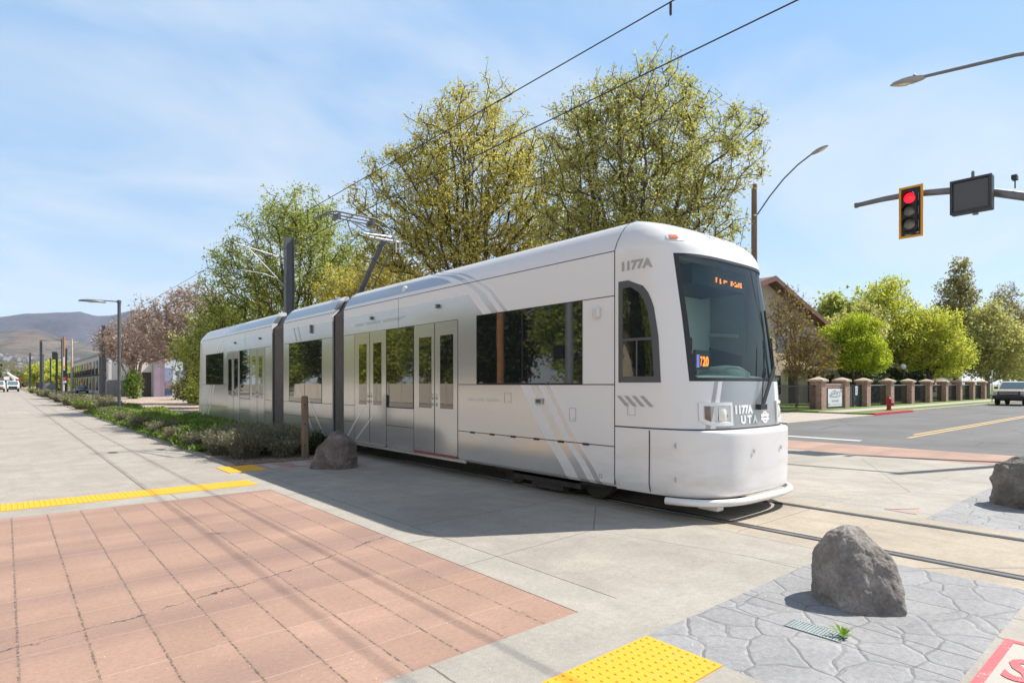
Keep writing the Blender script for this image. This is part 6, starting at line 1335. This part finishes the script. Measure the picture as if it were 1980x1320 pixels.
def cabinet(x, y, w_, h, label, mat=M_cabin):
    t = thing('utility_cabinet', label, 'cabinet', (x, y, 0)); m = MB(); m.box(x - w_, x + w_, y - 0.5, y + 0.5, 0, h); build(m, 'case', mat, t, bevel=0.03)
    m = MB(); m.box(x - w_ * .85, x - 0.02, y - 0.53, y - 0.5, 0.15, h - 0.12); m.box(x + 0.02, x + w_ * .85, y - 0.53, y - 0.5, 0.15, h - 0.12); build(m, 'door', mat, t)
cabinet(11.6, 98, 1.1, 2.3, 'large grey utility cabinet between the catenary poles'); cabinet(8.6, 185, 1.3, 2.0, 'pale grey cabinet in the distance beside the yellow bush'); cabinet(7.1, 190, 1.2, 2.2, 'dark cabinet left of the pale grey one', M_under)
# crossing signal and small signs
t = thing('crossing_signal', 'black railway crossing signal head on a white post with red lamp panel', 'signal', (7.0, 120, 0)); M_pw = simple('white_post', (0.7, 0.7, 0.7), 0.6); M_redp = simple('signal_red', (0.6, 0.03, 0.05), 0.5)
cx, cy = 7.3, 122
m = MB(); m.tube([(cx, cy, 0), (cx, cy, 6.2)], 0.11, 8); build(m, 'post', M_pw, t)
m = MB(); m.box(cx - 0.3, cx + 0.3, cy - 0.25, cy + 0.1, 2.9, 4.0); build(m, 'signal_head', M_sig_b, t)
m = MB(); m.box(cx - 0.3, cx + 0.3, cy - 0.27, cy + 0.1, 2.4, 2.89); build(m, 'red_panel', M_redp, t)
m = MB(); m.box(cx - 0.35, cx + 0.35, cy - 0.2, cy + 0.1, 1.95, 2.3); build(m, 'plate', M_pw, t)
m = MB(); m.box(cx - 0.2, cx + 0.2, cy - 0.15, cy + 0.1, 4.4, 4.8); build(m, 'plate', M_sig_y, t)
t = thing('train_signal', 'dark train signal on a black mast beside the second street lamp', 'signal', (6.2, 118, 0))
m = MB(); m.tube([(6.2, 118, 0), (6.2, 118, 6.6)], 0.16, 8); build(m, 'mast', M_black, t)
m = MB(); m.box(5.6, 6.2, 117.6, 118.1, 5.6, 6.8); build(m, 'signal_head', M_black, t)
m = MB(); m.tube([(12.0, 150, 0), (12.0, 150, 2.1)], 0.18, 10); solo(m, 'bollard', M_sig_y, 'yellow bollard beside the parked grey car', 'bollard')
# grey car
def car(x0, yc, label, mat, name='parked_car', cat='car'):
    """front toward -Y at yc, centred on x0"""
    t = thing(name, label, cat, (x0, yc + 2.2, 0)); M_ = mat
    def pr(pts, x_, nm, mt, bev=0.05):
        m = MB(); m.prism(pts, lambda a, c: (x0 - x_, yc + a, c), lambda a, c: (x0 + x_, yc + a, c)); return build(m, nm, mt, t, bevel=bev)
    pr([(0.05, 0.35), (0, 0.75), (1.2, 0.95), (4.3, 0.95), (4.4, 0.4)], 0.9, 'body', M_); pr([(1.15, 0.94), (1.9, 1.42), (3.4, 1.42), (4.0, 0.94)], 0.75, 'cabin', M_)
    m = MB(); m.add([(x0 - 0.7, yc + 1.2, 0.99), (x0 + 0.7, yc + 1.2, 0.99), (x0 + 0.62, yc + 1.84, 1.39), (x0 - 0.62, yc + 1.84, 1.39)], [(0, 1, 2, 3)]); m.v = [(a, b_ - 0.03, c + 0.03) for a, b_, c in m.v]; build(m, 'windscreen', M_pg, t, fixn=False)
    for sx in (-1, 1):
        for yy in (0.8, 3.5): m = MB(); m.lathe((x0 + sx * 0.8, yc + yy, 0.32), [(0.18, -0.1), (0.32, -0.1), (0.32, 0.1), (0.18, 0.1)], 18, 0); build(m, 'wheel', M_tyre, t)
        m = MB(); m.box(x0 + sx * 0.68 - 0.15, x0 + sx * 0.68 + 0.15, yc - 0.02, yc + 0.1, 0.58, 0.72); build(m, 'headlight', M_clear, t)
    return t
M_cg = simple('car_slate', (0.13, 0.15, 0.19), 0.25, 0.4, 0.03, 2, coat=0.5); car(11.2, 138, 'slate grey car parked in front of the white building', M_cg)
# white work trucks at the end of the road
M_tw = simple('truck_white', (0.78, 0.78, 0.78), 0.4, 0, 0.04, 2)
def work_truck(xc, yc, label, boom):
    t = thing('work_truck', label, 'truck', (xc, yc + 3, 0))
    def pr(pts, x_, nm, mt, bev=0.06, par=t):
        m = MB(); m.prism(pts, lambda a, c: (xc - x_, yc + a, c), lambda a, c: (xc + x_, yc + a, c)); return build(m, nm, mt, par, bevel=bev)
    pr([(0, 0.7), (0, 1.35), (1.1, 1.5), (2.0, 2.45), (3.2, 2.5), (3.2, 0.6)], 1.05, 'cab', M_tw); pr([(3.3, 0.7), (3.3, 2.1), (7.4, 2.1), (7.4, 0.7)], 1.2, 'service_body', M_tw)
    m = MB(); m.add([(xc - 0.95, yc + 1.12, 1.58), (xc + 0.95, yc + 1.12, 1.58), (xc + 0.85, yc + 1.92, 2.36), (xc - 0.85, yc + 1.92, 2.36)], [(0, 1, 2, 3)]); m.v = [(a, b_ - 0.05, c + 0.03) for a, b_, c in m.v]; build(m, 'windscreen', M_pg, t, fixn=False)
    m = MB(); m.box(xc - 0.75, xc + 0.75, yc - 0.04, yc + 0.02, 0.85, 1.3); build(m, 'grille', M_black, t)
    m = MB(); m.box(xc - 1.05, xc + 1.05, yc - 0.15, yc + 0.1, 0.5, 0.8); build(m, 'bumper', M_black, t)
    for sx in (-1, 1):
        for yy in (1.0, 5.8): m = MB(); m.lathe((xc + sx * 0.95, yc + yy, 0.48), [(0.2, -0.16), (0.48, -0.16), (0.48, 0.16), (0.2, 0.16)], 18, 0); build(m, 'wheel', M_tyre, t)
    if boom:
        m = MB(); m.tube([(xc + 0.2, yc + 4.5, 2.1), (xc + 0.2, yc + 4.4, 3.0), (xc - 0.9, yc + 2.5, 4.4)], [0.3, 0.3, 0.22], 10); m.tube([(xc - 0.9, yc + 2.5, 4.2), (xc + 0.9, yc + 3.5, 3.0)], 0.2, 8); m.box(xc - 1.6, xc - 0.6, yc + 2.0, yc + 3.0, 2.7, 3.5); build(m, 'boom', M_tw, t)
        m = MB(); m.box(xc + 0.7, xc + 1.3, yc + 3.2, yc + 3.6, 2.5, 2.9); build(m, 'boom_tip', M_redp, t)
    else:
        m = MB(); m.box(xc - 0.9, xc + 0.95, yc - 0.07, yc - 0.04, 0.95, 1.15); build(m, 'orange_panel', M_orange, t)
work_truck(1.35, 176, 'white bucket truck with raised boom at the far end of the road', True); work_truck(-1.15, 171, 'white truck with orange front panel cut by the left edge', False)

# ------------------------------------------------------------------ hills
def hill_mat(name, cols, sc):
    b = NB(name); p = b.pos(); f = b.noise(sc, 8, 0.62); f2 = b.noise(sc * 7, 6, 0.7)
    c = b.ramp(f, *[(0.3 + 0.42 * i / (len(cols) - 1), q) for i, q in enumerate(cols)]); c = b.mix(0.75, c, b.ramp(f2, (0.3, 0.25), (0.7, 0.75)), 'OVERLAY')
    return b.pbr(c, 0.95, 0, b.bump(b.noise(sc * 4, 8, 0.65), 0.8, 25))
M_hill1 = hill_mat('hill_scrub', [(0.045, 0.046, 0.04), (0.085, 0.076, 0.062), (0.17, 0.13, 0.10), (0.06, 0.058, 0.047)], 0.004); M_hill2 = hill_mat('hill_far', [(0.03, 0.035, 0.06), (0.07, 0.068, 0.09), (0.042, 0.047, 0.07)], 0.0025)  # far hill's blue puts the distance haze into its base colour
def hill(name, prof, dist, depth, mat, seed, lab):
    """ridge heights by bearing pixel; a rough slope climbing to the ridge and falling behind it"""
    xs = [q[0] for q in prof]; hs = [(743 - q[1]) / 1150 for q in prof]; m = MB(); rows = []; nx, ny = 150, 46
    for j in range(ny):
        v = j / (ny - 1); row = []
        for i in range(nx):
            px = xs[0] + (xs[-1] - xs[0]) * i / (nx - 1); r_ = (px - 990) / 1150; z_ = dist - depth + depth * 1.5 * v
            d = FF * z_ + FR * (r_ * z_); peak = lerp(px, xs, hs) * dist; t_ = z_ - (dist - depth); e = t_ / depth
            sh = e ** 0.85 if e <= 1 else max(0, 1 - (e - 1) * 1.6)
            nz = mnoise.hetero_terrain(Vector((d.x, d.y, seed)) * (3.2 / depth), 0.8, 2.1, 6, 0.7)
            rg = abs(mnoise.noise(Vector((d.x * 4.5 / depth, d.y * 2.0 / depth, seed + 7)))) 
            h = peak * sh * (0.72 + 0.28 * sh) + peak * 0.34 * (nz - 0.7) * 4 * e * max(0, 1 - e) * 0.12 - peak * 0.42 * rg * 4 * min(e, 1) * max(0, 1 - e) * 0.45 + peak * 0.015 * (nz - .8) * sh
            row.append((d.x, d.y, max(h, -1.0) if v > 0 else -2.0))
        rows.append(row)
    m.grid(rows); o = struct(m, name, mat, smooth=180); o['label'] = lab
hill('hills', [(-700, 640), (-300, 625), (-120, 640), (0, 642), (70, 637), (120, 655), (200, 672), (300, 700), (420, 716), (560, 730), (700, 738)], 2600, 1500, M_hill1, 2.0, 'near scrub covered foothills')
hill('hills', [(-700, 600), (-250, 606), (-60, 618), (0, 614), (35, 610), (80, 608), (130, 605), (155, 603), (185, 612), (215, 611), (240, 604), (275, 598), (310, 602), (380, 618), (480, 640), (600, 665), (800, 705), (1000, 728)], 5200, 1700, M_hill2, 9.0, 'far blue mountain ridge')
# pale houses on the lower slopes: too many and too small to count
rng = np.random.default_rng(3); m = MB()
for k in range(520):
    px = rng.uniform(-60, 330); z_ = rng.uniform(980, 1530); r_ = (px - 990) / 1150; d = FF * z_ + FR * (r_ * z_); zc = CAM_H - 3 + ((z_ - 900) / 650) ** 1.2 * lerp(px, [-400, 0, 200, 500], [92, 84, 64, 8])
    s_ = rng.uniform(2.5, 5.5); t_ = rng.uniform(2.5, 4.5); hh = rng.uniform(2.5, 4.5); m.box(d.x - s_, d.x + s_, d.y - t_, d.y + t_, zc - 4, zc + hh)
    m.prism([(d.x - s_ - .6, zc + hh), (d.x + s_ + .6, zc + hh), (d.x, zc + hh + 2.0)], lambda a, c: (a, d.y - t_, c), lambda a, c: (a, d.y + t_, c))
o = struct(m, 'hillside_houses', simple('house_pale', (0.36, 0.36, 0.37), 0.8, 0, 0.95, 0.07), 'stuff', fixn=False); o['label'] = 'many tiny pale houses on the foot of the hills'
# slope that carries the houses
m = MB(); rows = []
for j in range(14):
    row = []
    for i in range(40):
        px = -400 + 900 * i / 39; r_ = (px - 990) / 1150; z_ = 900 + 650 * j / 13; d = FF * z_ + FR * (r_ * z_)
        row.append((d.x, d.y, CAM_H - 3 + (j / 13) ** 1.2 * lerp(px, [-400, 0, 200, 500], [92, 84, 64, 8]) + mnoise.noise(d * 0.006) * 5))
    rows.append(row)
m.grid(rows); o = struct(m, 'hills', M_hill1, smooth=180); o['label'] = 'gentle lower slope dotted with houses'
rng = np.random.default_rng(8); P = []
for k in range(3600):
    px = rng.uniform(-60, 420); z_ = rng.uniform(560, 1350); r_ = (px - 990) / 1150; d = FF * z_ + FR * (r_ * z_); g_ = max(0, (z_ - 900) / 650) ** 1.2 * lerp(px, [-400, 0, 200, 500], [92, 84, 64, 8])
    q = rng.normal(size=(26, 3)) * np.array([3.2, 3.2, 2.2]) + np.array([d.x, d.y, g_ + 1.5]); P.append(q)
V, F = quads_leaves(np.vstack(P), 2.0, rng, 1.3); o = npmesh('distant_trees', V, F, LF_olive); o['kind'] = 'stuff'; o['label'] = 'mass of distant trees below the hills'

# ------------------------------------------------------------------ behind and left of the camera: what the tram windows mirror
M_vinyl = simple('vinyl_fence', (0.55, 0.47, 0.38), 0.6, 0, 0.04, 3)
for i, (y0, y1) in enumerate(((2, 26), (26.2, 50), (50.2, 74))):
    t = thing('vinyl_fence', ('beige panel fence across the road, nearest stretch', 'beige panel fence across the road, middle stretch', 'beige panel fence across the road, far stretch')[i], 'fence', (-15, (y0 + y1) / 2, 0), 'beige fence across the road')
    m = MB(); m.box(-15.04, -14.98, y0, y1, 0.05, 1.75); build(m, 'panel', M_vinyl, t)
    m = MB(); y = y0
    while y <= y1: m.box(-15.1, -14.92, y - 0.07, y + 0.07, 0, 1.9); y += 2.4
    build(m, 'posts', M_vinyl, t)
def house(x, y, lb):
    t = thing('house', lb, 'house', (x, y, 0)); M_h = M_cream
    m = MB(); m.prism([(y - 4.5, 0), (y + 4.5, 0), (y + 4.5, 3.0), (y, 6.0), (y - 4.5, 3.0)], lambda a, c: (x, a, c), lambda a, c: (x - 9, a, c)); build(m, 'wall', M_h, t)
    m = MB(); m.prism([(y - 5, 2.7), (y, 6.05), (y + 5, 2.7), (y + 5, 2.95), (y, 6.3), (y - 5, 2.95)], lambda a, c: (x + 0.5, a, c), lambda a, c: (x - 9.5, a, c)); build(m, 'roof', M_roof, t)
    m = MB(); m.box(x - 0.02, x + 0.04, y - 0.8, y + 0.8, 1.0, 2.3); build(m, 'window', M_bglass, t)
house(-25, 30, 'small beige gabled house behind the beige fence, left of the road'); house(-25, 56, 'second beige gabled house behind the beige fence')
RG = 'trees behind the beige fence'
for i, (x, y, h, w_, lf) in enumerate(((-20, 12, 13, 4.6, LF_green), (-24, 21, 15, 5.2, LF_dark), (-26, 34, 15, 5.4, LF_green), (-22, 43, 13, 4.6, LF_dark), (-24, 54, 14, 5.4, LF_green), (-21, 66, 12, 4.6, LF_yel), (-24, 80, 13, 5.5, LF_dark), (-22, 96, 12, 5.5, LF_green), (-14, 104, 9, 4, LF_dark), (-15, 118, 12, 5, LF_green), (-13, 134, 10, 5, LF_dark), (-15, 152, 13, 6, LF_green), (-12, 172, 11, 5, LF_green), (-13, 195, 13, 6, LF_green), (-14, 225, 14, 7, LF_green))):
    tree('leafy tree behind the beige fence across the road', (x, y), [(0, 0, h * 0.52, w_, w_, h * 0.46)], lf, M_bark, 300, 80, 0.24, 0.55, 120 + i, 0.25, 2.0, 6, RG)
t = thing('signal_pole', 'steel signal pole with pedestrian head at the left corner, seen in the tram windows', 'signal pole', (-3.0, 15.0, 0))
m = MB(); m.tube([(-3, 15.0, 0), (-3, 15.0, 8)], [0.17, 0.13], 14); build(m, 'pole', M_steel, t, smooth=50)
m = MB(); m.box(-3.2, -2.85, 15.2, 15.65, 2.6, 3.1); build(m, 'walk_signal', M_black, t)
wood_pole(-8.0, 25.0, 11, M_wood_o, 'orange brown pole across the road, seen only mirrored in the tram windows', True, 0.2)

# ------------------------------------------------------------------ the air between here and the hills
m = MB(); m.box(-7600, 8600, -7600, 8600, -3.2, 900); b = NB('air'); pv = b.n('ShaderNodeVolumePrincipled'); pv.inputs['Color'].default_value = (0.72, 0.82, 1.0, 1); pv.inputs['Density'].default_value = 0.00005; pv.inputs['Anisotropy'].default_value = 0.0
b.t.links.new(pv.outputs[0], b.out.inputs['Volume']); o = build(m, 'haze', b.m); o['kind'] = 'stuff'
